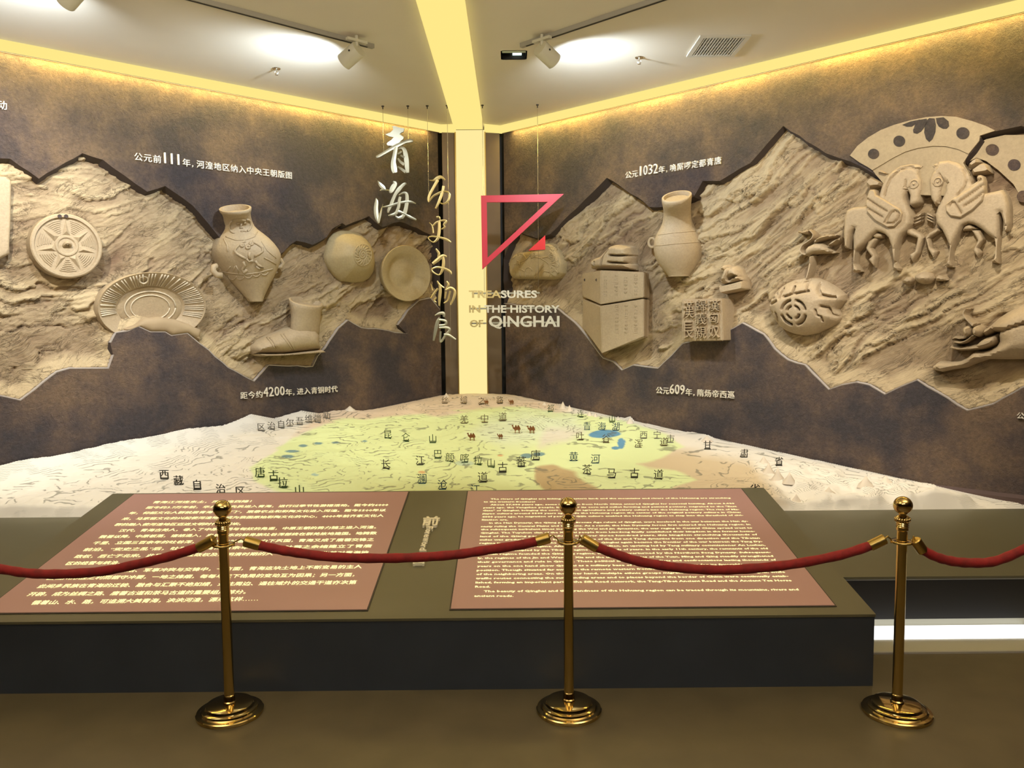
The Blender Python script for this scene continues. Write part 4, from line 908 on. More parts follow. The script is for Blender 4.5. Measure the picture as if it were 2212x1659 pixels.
caption('L', '距今约4200年，进入青铜时代', (518, 860), (729, 846), '4200', 'raised pale caption with the number 4200, low on the left wall')
caption('L', '季节性游猎活动', (-170, 214), (17, 234), '', 'last character of a pale caption cut by the left edge, high on the left wall')
caption('R', '公元1032年，唃厮啰定都青唐', (1352, 385), (1561, 353), '1032', 'raised pale caption with the number 1032, high on the right wall')
caption('R', '公元609年，隋炀帝西巡', (1418, 850), (1589, 858), '609', 'raised pale caption with the number 609, low on the right wall')
caption('R', '公元前121年', (2196, 902), (2330, 912), '', 'first character of a pale caption cut by the right edge, low on the right wall')
# the seal's raised characters
t0, n_ = SEAL_FRAME
A0 = WP('R', *K([(205, 1530)])[0], n_); B0 = WP('R', *K([(900, 1525)])[0], n_); T0 = WP('R', *K([(200, 815)])[0], n_)
X = (B0-A0).normalized(); Y = Vector((0, 0, 1)); LW = (B0-A0).length; LH = (T0-A0).z
for ch, cx, cy, cw, chh in (('漢', .68, .70, .29, .27), ('匈', .69, .40, .26, .26), ('奴', .69, .05, .28, .30), ('歸', .35, .70, .29, .28), ('義', .35, .38, .29, .29), ('親', .35, .04, .29, .29), ('漢', .02, .55, .29, .42), ('長', .02, .04, .28, .42)):
    place_glyph('seal_character', ch, M_art, t0, A0+X*(cx*LW)+Y*(cy*LH), X, Y, NR, chh*LH, cw*LW, off=-.006, ext=.02, depth=.022, full=False)

# ------------------------------------------------------------------ hanging title
HY = 7.66
def hp(px, py, y=HY): return onplane(px, py, (0, 1, 0), y)
def brush_char(name, org, sc, polys, strokes, label, group, mt, th=.022):
    pts = [p for pl in polys for p in pl]+[(p[0], p[1]) for st in strokes for p in st]
    cx_ = org[0]+sum(p[0] for p in pts)/len(pts)/sc; by = org[1]+max(p[1] for p in pts)/sc
    t0 = None
    mb = MB()
    for k, pl in enumerate(polys):
        q = [hp(*p[:2]) for p in cp(org, sc, pl)]; r = delaunay_2d_cdt([Vector((v.x, v.z)) for v in q], [(i, (i+1) % len(q)) for i in range(len(q))], [], 1, 1e-7)
        y = q[0].y; fr = [Vector((v.x, y, v.y)) for v in r[0]]; n = len(fr)
        fs = [tuple(t) for t in r[2]]; eds = {}
        for t in fs:
            for i in range(3): e = (t[i], t[(i+1) % 3]); eds[e] = 1
        side_ = [e for e in eds if (e[1], e[0]) not in eds]
        mb.add(fr+[v+Vector((0, th, 0)) for v in fr], fs+[tuple(i+n for i in t[::-1]) for t in fs]+[(a, a+n, b+n, b) for a, b in side_])
    for k, st in enumerate(strokes):
        Lp, Rp = ribbon(cp(org, sc, st)); dy = -.0006*(k+1)
        Lw = [hp(*p, HY)+Vector((0, dy, 0)) for p in Lp]; Rw = [hp(*p, HY)+Vector((0, dy, 0)) for p in Rp]; n = len(Lw); D = Vector((0, th, 0))
        # crowned cross section: centre ridge slightly proud
        C_ = [(a+b)/2+Vector((0, -.0025, 0)) for a, b in zip(Lw, Rw)]
        vs = Lw+C_+Rw+[v+D for v in Lw]+[v+D for v in Rw]; fs = []
        for i in range(n-1):
            fs += [(i, i+1, n+i+1, n+i), (n+i, n+i+1, 2*n+i+1, 2*n+i), (3*n+i+1, 3*n+i, 4*n+i, 4*n+i+1), (i+1, i, 3*n+i, 3*n+i+1), (2*n+i, 2*n+i+1, 4*n+i+1, 4*n+i)]
        fs += [(0, n, 2*n, 4*n, 3*n), (n-1, 4*n-1, 5*n-1, 3*n-1, 2*n-1)]
        mb.add(vs, fs)
    o = mb.build(name, mt); bm = bmesh.new(); bm.from_mesh(o.data); bmesh.ops.recalc_face_normals(bm, faces=bm.faces); bm.to_mesh(o.data); bm.free()
    return tag(o, label, 'writing', group)
G1 = 'hanging calligraphy characters of the title'
brush_char('hanging_character', (800, 260), 7.21,
    [[(330, 95), (380, 85), (420, 100), (440, 108), (530, 125), (515, 180), (480, 190), (455, 212), (485, 236), (518, 258), (512, 292), (480, 312), (445, 352), (430, 400), (415, 430), (370, 420), (345, 395), (270, 392), (253, 365), (265, 345), (330, 300), (362, 262), (290, 248), (232, 218), (310, 190), (358, 140), (345, 105)]],
    [[(90, 568, 30), (130, 555, 42), (200, 515, 45), (300, 455, 50), (380, 410, 60), (450, 375, 55), (540, 335, 45), (620, 315, 50), (665, 322, 30)],
     [(400, 410, 60), (378, 540, 62), (360, 650, 75), (370, 750, 92), (385, 815, 70)], [(430, 450, 20), (490, 425, 40), (535, 470, 60), (560, 600, 72), (570, 720, 66), (580, 815, 50)],
     [(425, 525, 22), (465, 500, 30), (480, 480, 26)], [(470, 545, 22), (500, 560, 30), (535, 575, 30)], [(430, 590, 26), (465, 640, 36), (530, 690, 46)], [(425, 720, 22), (480, 755, 36), (550, 805, 44)]],
    'large silver calligraphy character qing, topmost of the hanging title', G1, M_silver)
brush_char('hanging_character', (800, 260), 7.21, [],
    [[(115, 940, 10), (160, 1005, 56), (205, 1050, 56), (245, 1090, 14)], [(150, 1092, 14), (200, 1076, 30), (250, 1086, 12), (290, 1086, 16), (315, 1110, 55), (350, 1050, 78), (385, 985, 60), (355, 950, 26)],
     [(560, 985, 24), (530, 990, 44), (490, 1025, 50), (440, 1080, 60), (390, 1150, 48), (350, 1240, 50), (320, 1320, 50), (285, 1395, 42), (275, 1440, 20)],
     [(88, 1210, 12), (98, 1270, 52), (88, 1380, 66), (100, 1500, 64), (128, 1600, 26)], [(128, 1598, 26), (150, 1490, 36), (175, 1390, 20), (198, 1300, 6)],
     [(445, 1165, 20), (520, 1128, 32), (565, 1150, 46), (572, 1240, 55), (560, 1340, 56), (535, 1440, 60), (490, 1525, 40)], [(190, 1352, 12), (300, 1332, 36), (430, 1292, 34), (560, 1268, 40), (640, 1272, 34), (708, 1296, 12)],
     [(280, 1482, 14), (370, 1462, 44), (440, 1420, 44), (540, 1462, 30), (610, 1500, 40), (715, 1550, 26)], [(465, 1190, 40), (450, 1260, 46), (440, 1350, 46), (400, 1450, 46)], [(390, 1490, 24), (440, 1520, 40), (500, 1500, 50)]],
    'large silver calligraphy character hai, second of the hanging title', G1, M_silver)
S2 = ((910, 370), 8.73); S3 = ((910, 530), 7.54)
brush_char('hanging_character', *S2, [], [[(152, 165, 6), (230, 170, 36), (300, 130, 62), (370, 105, 52), (445, 160, 28)], [(310, 160, 52), (230, 300, 46), (160, 430, 46), (132, 520, 40), (138, 580, 22)], [(140, 570, 22), (220, 470, 30), (310, 420, 40), (400, 385, 40), (480, 385, 30), (530, 430, 40), (522, 510, 40), (480, 580, 34), (410, 612, 24), (350, 590, 12)], [(420, 275, 50), (400, 380, 46), (360, 500, 50), (310, 620, 40), (268, 700, 24)]], 'thin gold-edged calligraphy character, first of the right hanging column', G1, M_steelgold)
brush_char('hanging_character', *S2, [], [[(285, 865, 36), (335, 865, 36), (355, 915, 16)], [(150, 965, 12), (205, 1030, 26), (225, 1165, 34)], [(212, 1030, 22), (290, 960, 32), (400, 925, 32), (470, 940, 36), (420, 1010, 28), (445, 1045, 26), (380, 1090, 18)], [(335, 930, 50), (340, 1050, 52), (330, 1180, 56), (300, 1280, 46), (220, 1335, 22), (130, 1260, 20), (200, 1225, 26), (360, 1250, 36), (480, 1290, 50), (560, 1335, 20)]], 'thin gold-edged calligraphy character, second of the right hanging column', G1, M_steelgold)
brush_char('hanging_character', *S3, [], [[(235, 55, 26), (285, 130, 42), (268, 192, 18)], [(185, 300, 46), (260, 240, 58), (350, 170, 50), (412, 182, 22)], [(350, 180, 40), (362, 280, 46), (340, 400, 44), (290, 478, 20), (200, 440, 24), (172, 392, 22), (250, 355, 28), (370, 375, 36), (465, 425, 42), (490, 468, 18)]], 'thin gold-edged calligraphy character, third of the right hanging column', G1, M_steelgold)
brush_char('hanging_character', *S3, [], [[(155, 628, 10), (185, 735, 24)], [(150, 860, 10), (200, 790, 28), (270, 700, 30)], [(258, 578, 20), (290, 630, 32), (370, 690, 18)], [(300, 640, 40), (308, 740, 46), (296, 860, 46), (290, 985, 24)], [(245, 845, 22), (212, 900, 24), (250, 925, 10)], [(410, 585, 26), (440, 640, 36), (400, 710, 18)], [(395, 730, 24), (480, 690, 36), (545, 745, 40), (530, 850, 40), (475, 970, 20)], [(400, 750, 30), (382, 865, 24)], [(470, 740, 30), (430, 890, 24), (365, 940, 12)]], 'thin gold-edged calligraphy character, fourth of the right hanging column', G1, M_steelgold)
brush_char('hanging_character', *S3, [], [[(222, 1140, 10), (290, 1110, 42), (360, 1108, 52), (368, 1170, 26)], [(300, 1180, 40), (262, 1250, 52), (232, 1380, 52), (198, 1552, 26)], [(285, 1210, 26), (390, 1230, 42), (392, 1290, 36), (290, 1300, 22)], [(290, 1340, 26), (420, 1340, 42), (462, 1380, 36), (400, 1450, 36), (330, 1560, 34), (305, 1540, 30), (312, 1400, 30)], [(370, 1450, 28), (450, 1460, 36), (562, 1532, 20)]], 'silver calligraphy character, lowest of the right hanging column', G1, M_silver)
# red triangles
def tri_plate(name, out, inn, m, lab):
    q = [hp(*p, HY-.01) for p in out]; D = Vector((0, .03, 0)); mb = MB()
    if inn:
        i_ = [hp(*p, HY-.01) for p in inn]
        vs = q+i_+[v+D for v in q]+[v+D for v in i_]; fs = []
        for k in range(3):
            j = (k+1) % 3; fs += [(k, j, 3+j, 3+k), (6+j, 6+k, 9+k, 9+j), (j, k, 6+k, 6+j), (3+k, 3+j, 9+j, 9+k)]
        mb.add(vs, fs)
    else: mb.add(q+[v+D for v in q], [(0, 1, 2), (5, 4, 3), (1, 0, 3, 4), (2, 1, 4, 5), (0, 2, 5, 3)])
    o = mb.build(name, m); bm = bmesh.new(); bm.from_mesh(o.data); bmesh.ops.recalc_face_normals(bm, faces=bm.faces); bm.to_mesh(o.data); bm.free()
    return tag(o, lab, 'emblem')
TQ = lambda pts: cp((1000, 400), 5.183, pts)
tri_plate('triangle_emblem', TQ([(202, 116), (1130, 97), (216, 944)]), TQ([(267, 190), (950, 186), (276, 812)]), M_red, 'large hollow red triangle hanging in front of the right wall')
tri_plate('triangle_emblem', TQ([(922, 560), (922, 720), (735, 730)]), None, M_red2, 'small solid red triangle inside the lower right of the large one')
for txt, x0, x1, yb, yt, lab, bar, mt in (('TREASURES', 68, 828, 1263, 1180, 'silver English word TREASURES, top hanging line', (100, 860, 1212), None), ('IN THE HISTORY', 70, 1082, 1428, 1345, 'silver English words IN THE HISTORY, middle hanging line', (80, 1060, 1383), None),
                                ('OF', 78, 228, 1590, 1510, 'short gold word OF, start of the lowest hanging line', (78, 262, 1548), None), ('QINGHAI', 290, 1080, 1586, 1464, 'large silver word QINGHAI, end of the lowest hanging line', (300, 1060, 1542), None)):
    p0 = hp(*TQ([(x0, yb)])[0]); p1 = hp(*TQ([(x1, yb)])[0]); p2 = hp(*TQ([(x0, yt)])[0]); t0 = thing('hanging_word', lab, 'writing', (p0+p1)/2)
    me = text_mesh(txt, .026, .02, 3); n = len(me.vertices); a = np.empty(n*3); me.vertices.foreach_get('co', a); a = a.reshape(-1, 3); w_ = a[:, 0].max()-a[:, 0].min(); hcap = glyph('I', .026, .02, 3); hc_ = hcap[3][1]-hcap[2][1]; xmin = a[:, 0].min()
    X = (p1-p0).normalized(); sx = (p1-p0).length/w_; hy = (p2-p0).length/hc_
    # letter by letter
    bpy.data.meshes.remove(me); xs = []
    for i in range(1, len(txt)+1):
        mm = text_mesh(txt[:i], .026, .02, 1); aa = np.empty(len(mm.vertices)*3); mm.vertices.foreach_get('co', aa); xs.append(aa.reshape(-1, 3)[:, 0].max()); bpy.data.meshes.remove(mm)
    for i, ch in enumerate(txt):
        if ch == ' ': continue
        g = glyph(ch, .026, .02, 3); gl = g[2]; gh = g[3]; xl = (xs[i]-(gh[0]-gl[0])-xmin)*sx
        place_glyph('letter', ch, M_steelgold if (txt in ('OF', 'TREASURES') and i < 4) or (txt[:2] == 'IN' and i < 2) else M_word, t0, p0+X*xl+Vector((0, 0, (gl[1]-hcap[2][1])*hy)), X, Vector((0, 0, 1)), Vector((0, -1, 0)), (gh[1]-gl[1])*hy, (gh[0]-gl[0])*sx, off=.026, ext=.02, depth=.022, full=False, res=3)  # first letters darker gold: backlight of the column put into their colour
    a = hp(*TQ([(bar[0], bar[2])])[0]); b = hp(*TQ([(bar[1], bar[2])])[0])
    MB().box((a.x, HY-.002, a.z-.008), (b.x, HY+.012, a.z+.008)).build('rod', M_silver, t0)
for i, (px, bot) in enumerate(((827, 330), (881, 300), (923, 420), (966, 760), (1042, 640), (1161, 640))):
    p = hp(px, 245); zt = ZC; zb = hp(px, bot).z
    lab = ['leftmost wire above the large silver characters', 'wire right of the leftmost one, above the large silver characters', 'wire above the left side of the thin calligraphy column', 'wire just left of the glowing column', 'wire at the upper left corner of the large red triangle', 'wire above the middle of the large red triangle'][i]
    t0 = thing('hanging_wire', 'thin steel ' + lab, 'wire', (p.x, HY+.005, zb), 'suspension wires')
    MB().tube([(p.x, HY+.005, zb), (p.x, HY+.005, zt)], .0022, 6).build('cable', M_chrome, t0)
    MB().lathe([(.013, 0), (.013, .008), (.005, .012), (.005, .03)], Matrix.Translation((p.x, HY+.005, zt))@Matrix.Rotation(math.pi, 4, 'X'), 12).build('ceiling_button', M_seam, t0)

# ------------------------------------------------------------------ map table
def wall_x(y, side):
    A, D, _ = SIDE[side]; s = (y-A.y)/D.y; return A.x+D.x*s
yF = 5.13                                                  # front of the map
edge_px = [(-500, 1130), (0, 1003), (60, 990), (110, 984), (170, 972), (260, 951), (325, 942), (400, 925), (480, 918), (515, 905), (540, 893), (560, 897), (590, 903), (625, 893), (650, 886), (690, 892), (720, 886), (755, 884), (780, 886), (850, 877), (900, 868), (940, 858), (962, 849), (975, 853), (1000, 848)]
edge_pr = [(1055, 847), (1090, 857), (1180, 870), (1195, 874), (1215, 871), (1240, 884), (1270, 888), (1300, 893), (1335, 900), (1358, 902), (1363, 898), (1372, 908), (1430, 921), (1470, 931), (1500, 932), (1527, 937), (1545, 945), (1590, 967), (1640, 972), (1700, 985), (1750, 1005), (1850, 1024), (1895, 1032), (1915, 1027), (1935, 1042), (1960, 1040), (2000, 1048), (2060, 1072), (2110, 1085), (2165, 1102), (2300, 1118)]
def prof_on_wall(side, pts):
    P = sorted(w2(side, *p, 0) for p in pts); return np.array([p[0] for p in P]), np.array([p[1] for p in P])
EPL = prof_on_wall('L', edge_px); EPR = prof_on_wall('R', edge_pr)
GR = {}
def terrain_h(x, y):
    """height of the relief map above the sloping deck"""
    x = np.asarray(x, float); y = np.asarray(y, float)
    base = .457+SL*(y-5.2)
    r = 1-np.abs(2*fbm(x*1.3+3, y*1.7, 200, 5)-1); m = fbm(x*.7, y*.8, 300, 3)
    h = .018+.085*np.clip(r-.55, 0, 1)*np.clip(m*2.2-.5, .1, 1.2) + .030*fbm(x*5, y*6, 320, 4)*np.clip(m*1.8-.4, .1, 1)
    # steeper mountains in the east
    me_ = np.clip((x-1.25)/.8, 0, 1)*np.clip((6.6-y)/1.2, 0, 1); r2 = 1-np.abs(2*fbm(x*3.2, y*2.6, 410, 4)-1)
    h = h + me_*.15*np.clip(r2-.62, 0, 1)
    # towards the walls the surface meets the wall at the measured skyline
    for side, (es, ez) in (('L', EPL), ('R', EPR)):
        A, D, N_ = SIDE[side]; dx = x-A.x; dy = y-A.y; s = dx*D.x+dy*D.y; n = dx*N_.x+dy*N_.y
        tz = np.interp(s, es, ez)
        yy = A.y+D.y*s+N_.y*0; hb = tz-(.457+SL*(yy-5.2))
        w = np.exp(-(np.clip(n-.02, 0, 9)/.16)**1.3); h = h*(1-w)+np.maximum(hb, .004)*w
    f = np.clip((y-yF)/.05, 0, 1)
    return base, h*f
def map_z(x, y):
    b, h = terrain_h(np.array([x]), np.array([y])); return float(b[0]+h[0])
stp = .0125
xs = np.arange(-4.45, 3.60, stp); ys = np.arange(yF, 8.50, stp); X, Y = np.meshgrid(xs, ys)
def side_n(side, X, Y): A, D, N_ = SIDE[side]; return (X-A.x)*N_.x+(Y-A.y)*N_.y
keep = (side_n('L', X, Y) > .004) & (side_n('R', X, Y) > .004) & (Y < CY-.02)
Bz, Hh = terrain_h(X, Y)
sp_ = .0066; t = Hh/sp_; fl = np.floor(t); fr = t-fl; Hq = (fl+np.clip((fr-.62)/.38, 0, 1)**1.5)*sp_
V = np.stack([X, Y, Bz+Hq], -1).reshape(-1, 3); ny, nx = X.shape; idg = np.arange(nx*ny).reshape(ny, nx)
q = np.stack([idg[:-1, :-1], idg[:-1, 1:], idg[1:, 1:], idg[1:, :-1]], -1); kq = keep[:-1, :-1] & keep[:-1, 1:] & keep[1:, 1:] & keep[1:, :-1]; q = q[kq]
us, inv = np.unique(q, return_inverse=True); q = inv.reshape(q.shape); Vt = V[us]
PX, PY = proj_np(Vt)                                       # where the coloured regions lie, read from the photograph
nzx = 14*(fbm(Vt[:, 0]*3, Vt[:, 1]*3, 510, 4)-.5)*2; nzy = 10*(fbm(Vt[:, 0]*3, Vt[:, 1]*3, 520, 4)-.5)*2; px_ = PX+nzx; py_ = PY+nzy
def soft(poly, w=6):
    i = inpoly(px_, py_, poly); d = dist_poly(px_, py_, poly); return np.clip(.5+np.where(i, d, -d)/w, 0, 1)
cream = np.array([.70, .655, .58]); yel = np.array([.62, .70, .37]); tan = np.array([.43, .32, .17]); pk = np.array([.62, .49, .37]); tan2 = np.array([.55, .44, .29]); blue = np.array([.10, .26, .42]); teal = np.array([.16, .27, .28]); ice = np.array([.60, .66, .56]); lil = np.array([.62, .52, .52])
C = np.tile(cream, (len(Vt), 1))
def mixc(C, m, c): return C*(1-m[:, None])+c*m[:, None]
C = mixc(C, soft([(640, 935), (700, 880), (860, 860), (960, 846), (1100, 850), (1200, 866), (1230, 905), (900, 905), (700, 925)], 20)*.9, pk)
C = mixc(C, soft([(1400, 970), (1500, 975), (1620, 1000), (1700, 1090), (1560, 1100), (1300, 1080), (1330, 1020)], 30), tan2)
C = mixc(C, soft([(545, 1010), (600, 968), (640, 940), (712, 915), (760, 905), (870, 897), (960, 893), (1040, 882), (1130, 878), (1190, 890), (1260, 898), (1330, 905), (1400, 925), (1450, 940), (1478, 965), (1440, 985), (1390, 1000), (1460, 1012), (1500, 1034), (1460, 1052), (1440, 1080), (680, 1090), (620, 1070), (548, 1040)]), yel)
C = mixc(C, soft([(1060, 905), (1130, 890), (1240, 900), (1270, 930), (1200, 950), (1080, 960), (1010, 940)], 30)*.6, ice)
C = mixc(C, soft([(1180, 930), (1260, 925), (1230, 950), (1160, 968)], 16)*.6, lil)
C = mixc(C, soft([(1158, 1010), (1200, 1003), (1240, 1018), (1270, 1040), (1310, 1065), (1190, 1070), (1160, 1040)]), tan)
C = mixc(C, soft([(1372, 1000), (1450, 992), (1512, 998), (1500, 1010), (1400, 1008)]), tan2)
for cx_, cy_, rx, ry, c in ((1307, 937, 34, 8, blue), (1343, 958, 8, 11, blue), (1330, 968, 9, 3, blue), (632, 974, 16, 3, teal), (621, 986, 14, 4, teal), (655, 962, 9, 3, teal), (688, 957, 9, 2.5, teal), (724, 956, 8, 2.5, teal), (786, 953, 5, 2, teal), (1137, 984, 13, 5, teal), (1164, 981, 12, 4, teal), (1081, 983, 6, 2.6, np.array([.6, .38, .18])), (911, 1020, 8, 3, np.array([.6, .38, .18])), (680, 1026, 8, 3, np.array([.35, .5, .45])), (1005, 1000, 20, 5, np.array([.5, .62, .45]))):
    d = np.sqrt(((PX+nzx*.35-cx_)/rx)**2+((PY+nzy*.25-cy_)/ry)**2); C = mixc(C, np.clip((1.08-d)*8, 0, 1), c)
mt = bpy.data.materials.new('relief_map'); mt.use_nodes = True; N = mt.node_tree.nodes; L = mt.node_tree.links; b = N['Principled BSDF']; b.inputs['Roughness'].default_value = .7
ac = N.new('ShaderNodeAttribute'); ac.attribute_name = 'land'; ah = N.new('ShaderNodeAttribute'); ah.attribute_name = 'hgt'
m1 = N.new('ShaderNodeMath'); m1.operation = 'DIVIDE'; m1.inputs[1].default_value = sp_; L.new(ah.outputs['Fac'], m1.inputs[0]); m2 = N.new('ShaderNodeMath'); m2.operation = 'FRACT'; L.new(m1.outputs[0], m2.inputs[0])
m3 = N.new('ShaderNodeMapRange'); m3.inputs['From Min'].default_value = .55; m3.inputs['From Max'].default_value = .63; L.new(m2.outputs[0], m3.inputs['Value'])
m3b = N.new('ShaderNodeMath'); m3b.operation = 'LESS_THAN'; m3b.inputs[1].default_value = .80; L.new(m2.outputs[0], m3b.inputs[0])
tc = N.new('ShaderNodeTexCoord'); nn = N.new('ShaderNodeTexNoise'); nn.inputs['Scale'].default_value = 6.5; nn.inputs['Detail'].default_value = 4; L.new(tc.outputs['Object'], nn.inputs['Vector'])
m4 = N.new('ShaderNodeMapRange'); m4.inputs['From Min'].default_value = .47; m4.inputs['From Max'].default_value = .53; L.new(nn.outputs['Fac'], m4.inputs['Value'])
m5 = N.new('ShaderNodeMath'); m5.operation = 'MULTIPLY'; L.new(m3.outputs['Result'], m5.inputs[0]); L.new(m3b.outputs[0], m5.inputs[1]); m6 = N.new('ShaderNodeMath'); m6.operation = 'MULTIPLY'; L.new(m5.outputs[0], m6.inputs[0]); L.new(m4.outputs['Result'], m6.inputs[1])
m7 = N.new('ShaderNodeMath'); m7.operation = 'MULTIPLY'; m7.inputs[1].default_value = .62; L.new(m6.outputs[0], m7.inputs[0])
mx = N.new('ShaderNodeMix'); mx.data_type = 'RGBA'; L.new(m7.outputs[0], mx.inputs['Factor']); L.new(ac.outputs['Color'], mx.inputs['A']); mx.inputs['B'].default_value = (.10, .10, .075, 1); L.new(mx.outputs['Result'], b.inputs['Base Color'])
t0 = thing('relief_map', 'large white and yellow-green terraced relief map filling the corner below the walls', 'map', (0, 6.5, .45))
mo = npobj('terrain', Vt, q, mt, t0)
at = mo.data.color_attributes.new('land', 'FLOAT_COLOR', 'POINT'); at.data.foreach_set('color', np.concatenate([C, np.ones((len(C), 1))], 1).astype(np.float32).ravel())
at = mo.data.attributes.new('hgt', 'FLOAT', 'POINT'); at.data.foreach_set('value', Hh.ravel()[us].astype(np.float32))
# sharp little peaks on the skyline
mb = None
for (px, py, w_, h_) in ((1216, 884, 16, 15), (1230, 888, 12, 10), (1273, 897, 12, 9), (1286, 899, 12, 8), (1361, 910, 17, 13), (1335, 905, 10, 8), (1527, 947, 26, 12), (964, 858, 16, 9), (1913, 1040, 26, 14), (1176, 877, 12, 6), (535, 905, 26, 9), (558, 900, 24, 8), (655, 893, 26, 8), (705, 892, 24, 8), (756, 888, 26, 9), (330, 950, 24, 6), (1660, 1020, 22, 20), (1680, 1040, 26, 26), (1705, 1050, 26, 22), (1870, 1058, 34, 22), (1790, 1075, 28, 14), (1650, 1000, 20, 14), (1720, 1078, 22, 16)):
    p = onplane(px, py, (0, -SL, 1), .457-SL*5.2+.035); dep_ = (p-CP).dot(cf); r_ = w_/F*dep_*.62; hh = h_/F*dep_
    zb = map_z(p.x, p.y)-.012
    rnd = random.Random(int(px)); vs = [Vector((p.x, p.y, zb+hh+.012))]; sg_ = 12
    for lv in range(1, 4):
        for k in range(sg_):
            a = 2*math.pi*k/sg_; rr = r_*(lv/3)**.9*(1+rnd.uniform(-.18, .18)); vs.append(Vector((p.x+rr*math.cos(a), p.y+rr*math.sin(a)*.9, zb+(hh+.012)*(1-(lv/3)**.75))))
    fs = [(0, 1+k, 1+(k+1) % sg_) for k in range(sg_)]+[(1+l*sg_+k, 1+(l+1)*sg_+k, 1+(l+1)*sg_+(k+1) % sg_, 1+l*sg_+(k+1) % sg_) for l in range(2) for k in range(sg_)]
    o = obj('peak', vs, fs, bpy.data.materials.get('peak_white') or mat('peak_white', (.66, .58, .48), .7), t0, True)
# the table itself
t0 = thing('map_table', 'low dark olive table with a broad sloping rim carrying the relief map', 'table', (0, 4.2, 0))
zN = deck_z(4.193); LX0, LX1 = -5.42, 4.40
P4 = lambda x, y, z: Vector((x, y, z))
MB().hexa([P4(LX0, 4.193, zN-.012), P4(LX1, 4.193, zN-.012), P4(3.41, 5.16, deck_z(5.16)-.03), P4(-4.36, 5.16, deck_z(5.16)-.03)], [P4(LX0, 4.193, zN), P4(LX1, 4.193, zN), P4(3.41, 5.16, deck_z(5.16)), P4(-4.36, 5.16, deck_z(5.16))]).build('rim', M_olive, t0)
MB().box((LX0, 4.205, .071), (LX1, 4.235, zN-.022)).build('front_board', M_black, t0)
MB().box((LX0, 4.200, zN-.022), (LX1, 4.23, zN-.015)).build('shadow_gap', M_grey, t0)
MB().hexa([P4(-4.3, 5.17, .2), P4(3.35, 5.17, .2), P4(-.1, 8.28, .2), P4(-.85, 8.28, .2)], [P4(-4.3, 5.17, .42), P4(3.35, 5.17, .42), P4(-.1, 8.28, .86), P4(-.85, 8.28, .86)]).build('body', M_black, t0)
t0 = thing('plinth_recess', 'pale recess with a bright strip of light under the map table at the right', 'plinth', (0, 4.2, 0))
MB().box((1.665, 4.27, 0), (4.30, 4.29, .26)).build('back_board', mat('recess_cream', (.55, .52, .40), .6), t0)
MB().box((1.665, 3.93, 0), (LX1, 4.27, .006)).build('base_sheet', mat('recess_sheet', (.42, .39, .27), .35), t0)
MB().box((1.665, 3.918, 0), (LX1, 3.932, .010)).build('metal_edge', M_grey, t0)
MB().box((1.665, 4.09, .006), (2.80, 4.262, .012)).build('light_strip', M_white_led, t0)
MB().box((2.815, 4.09, .006), (LX1, 4.262, .012)).build('light_strip', emat('warm_led', (1, .93, .72), 1.3), t0)

# ------------------------------------------------------------------ standing characters and camels on the map
def on_map(px, py):
    h = .04; p = None
    for _ in range(6):
        p = onplane(px, py, (0, -SL, 1), .457-SL*5.2+h); z = map_z(p.x, p.y); h += (z-p.z)*.8
    p.z = map_z(p.x, p.y)-.002; return p
words = [
 ('新疆维吾尔自治区', 'the pale name of eight characters on the left slope', [(707, 904), (686, 912), (668, 912), (648, 917), (627, 920), (608, 924), (587, 927), (565, 930)], 17, M_inkgr, 'grey'),
 ('西藏自治区', 'the name nearest the left end of the console', [(356, 1034), (387, 1047), (427, 1056), (478, 1065), (520, 1070)], 21, M_inkd, 'black'),
 ('唐古拉山', 'the name beside the left tip of the yellow-green region', [(563, 1030), (592, 1037), (612, 1052), (648, 1068)], 22, M_inkg, 'dark green'),
 ('昆仑山', 'the mountain name at the upper left of the yellow-green region', [(838, 946), (877, 952), (935, 955)], 18, M_inkg, 'green'),
 ('长江', 'the river name at the left centre', [(834, 1011), (908, 1003)], 20, M_inkd, 'black'),
 ('巴颜喀拉山', 'the mountain name across the centre', [(946, 989), (972, 996), (1004, 998), (1033, 1003), (1061, 1008)], 19, M_inkg, 'green'),
 ('澜沧江', 'the river name just behind the console', [(912, 1043), (956, 1056), (1027, 1066)], 21, M_inkb, 'blue-black'),
 ('唐蕃古道', 'the road name running down to the left at the centre', [(1157, 993), (1126, 1007), (1086, 1019), (1043, 1040)], 22, M_inkd, 'black'),
 ('羌中道', 'the road name in the upper middle', [(1003, 914), (1047, 912), (1086, 908)], 18, M_inkbr, 'brown'),
 ('丝绸之路', 'the road name below the glowing column', [(961, 871), (1002, 871), (1040, 870), (1080, 870)], 15, M_inkbr, 'brown'),
 ('祁连山', 'the small name along the upper right skyline', [(1189, 888), (1254, 900), (1322, 911)], 15, M_inkg, 'green'),
 ('青海湖', 'the lake name above the blue lake', [(1268, 928), (1300, 928), (1330, 929)], 17, M_inkb, 'blue'),
 ('吐谷浑道', 'the road name crossing the blue lake', [(1253, 950), (1309, 955), (1379, 966), (1434, 962)], 18, M_inkbr, 'dark'),
 ('西宁市', 'the city name right of the blue lake', [(1390, 947), (1419, 947), (1448, 955)], 17, M_inkgr, 'grey'),
 ('黄河', 'the river name right of the centre', [(1239, 995), (1286, 1000)], 20, M_inkb, 'blue-black'),
 ('茶马古道', 'the road name beside the brown patch', [(1268, 1023), (1321, 1031), (1370, 1031), (1422, 1034)], 21, M_inkd, 'black'),
 ('甘肃省', 'the province name on the right slope', [(1528, 969), (1607, 987), (1682, 1004)], 18, M_inkd, 'black'),
 ('省', 'the lone character behind the right end of the console', [(1630, 1066)], 22, M_inkd, 'black')]
ORD = ['first', 'second', 'third', 'fourth', 'fifth', 'sixth', 'seventh', 'eighth']
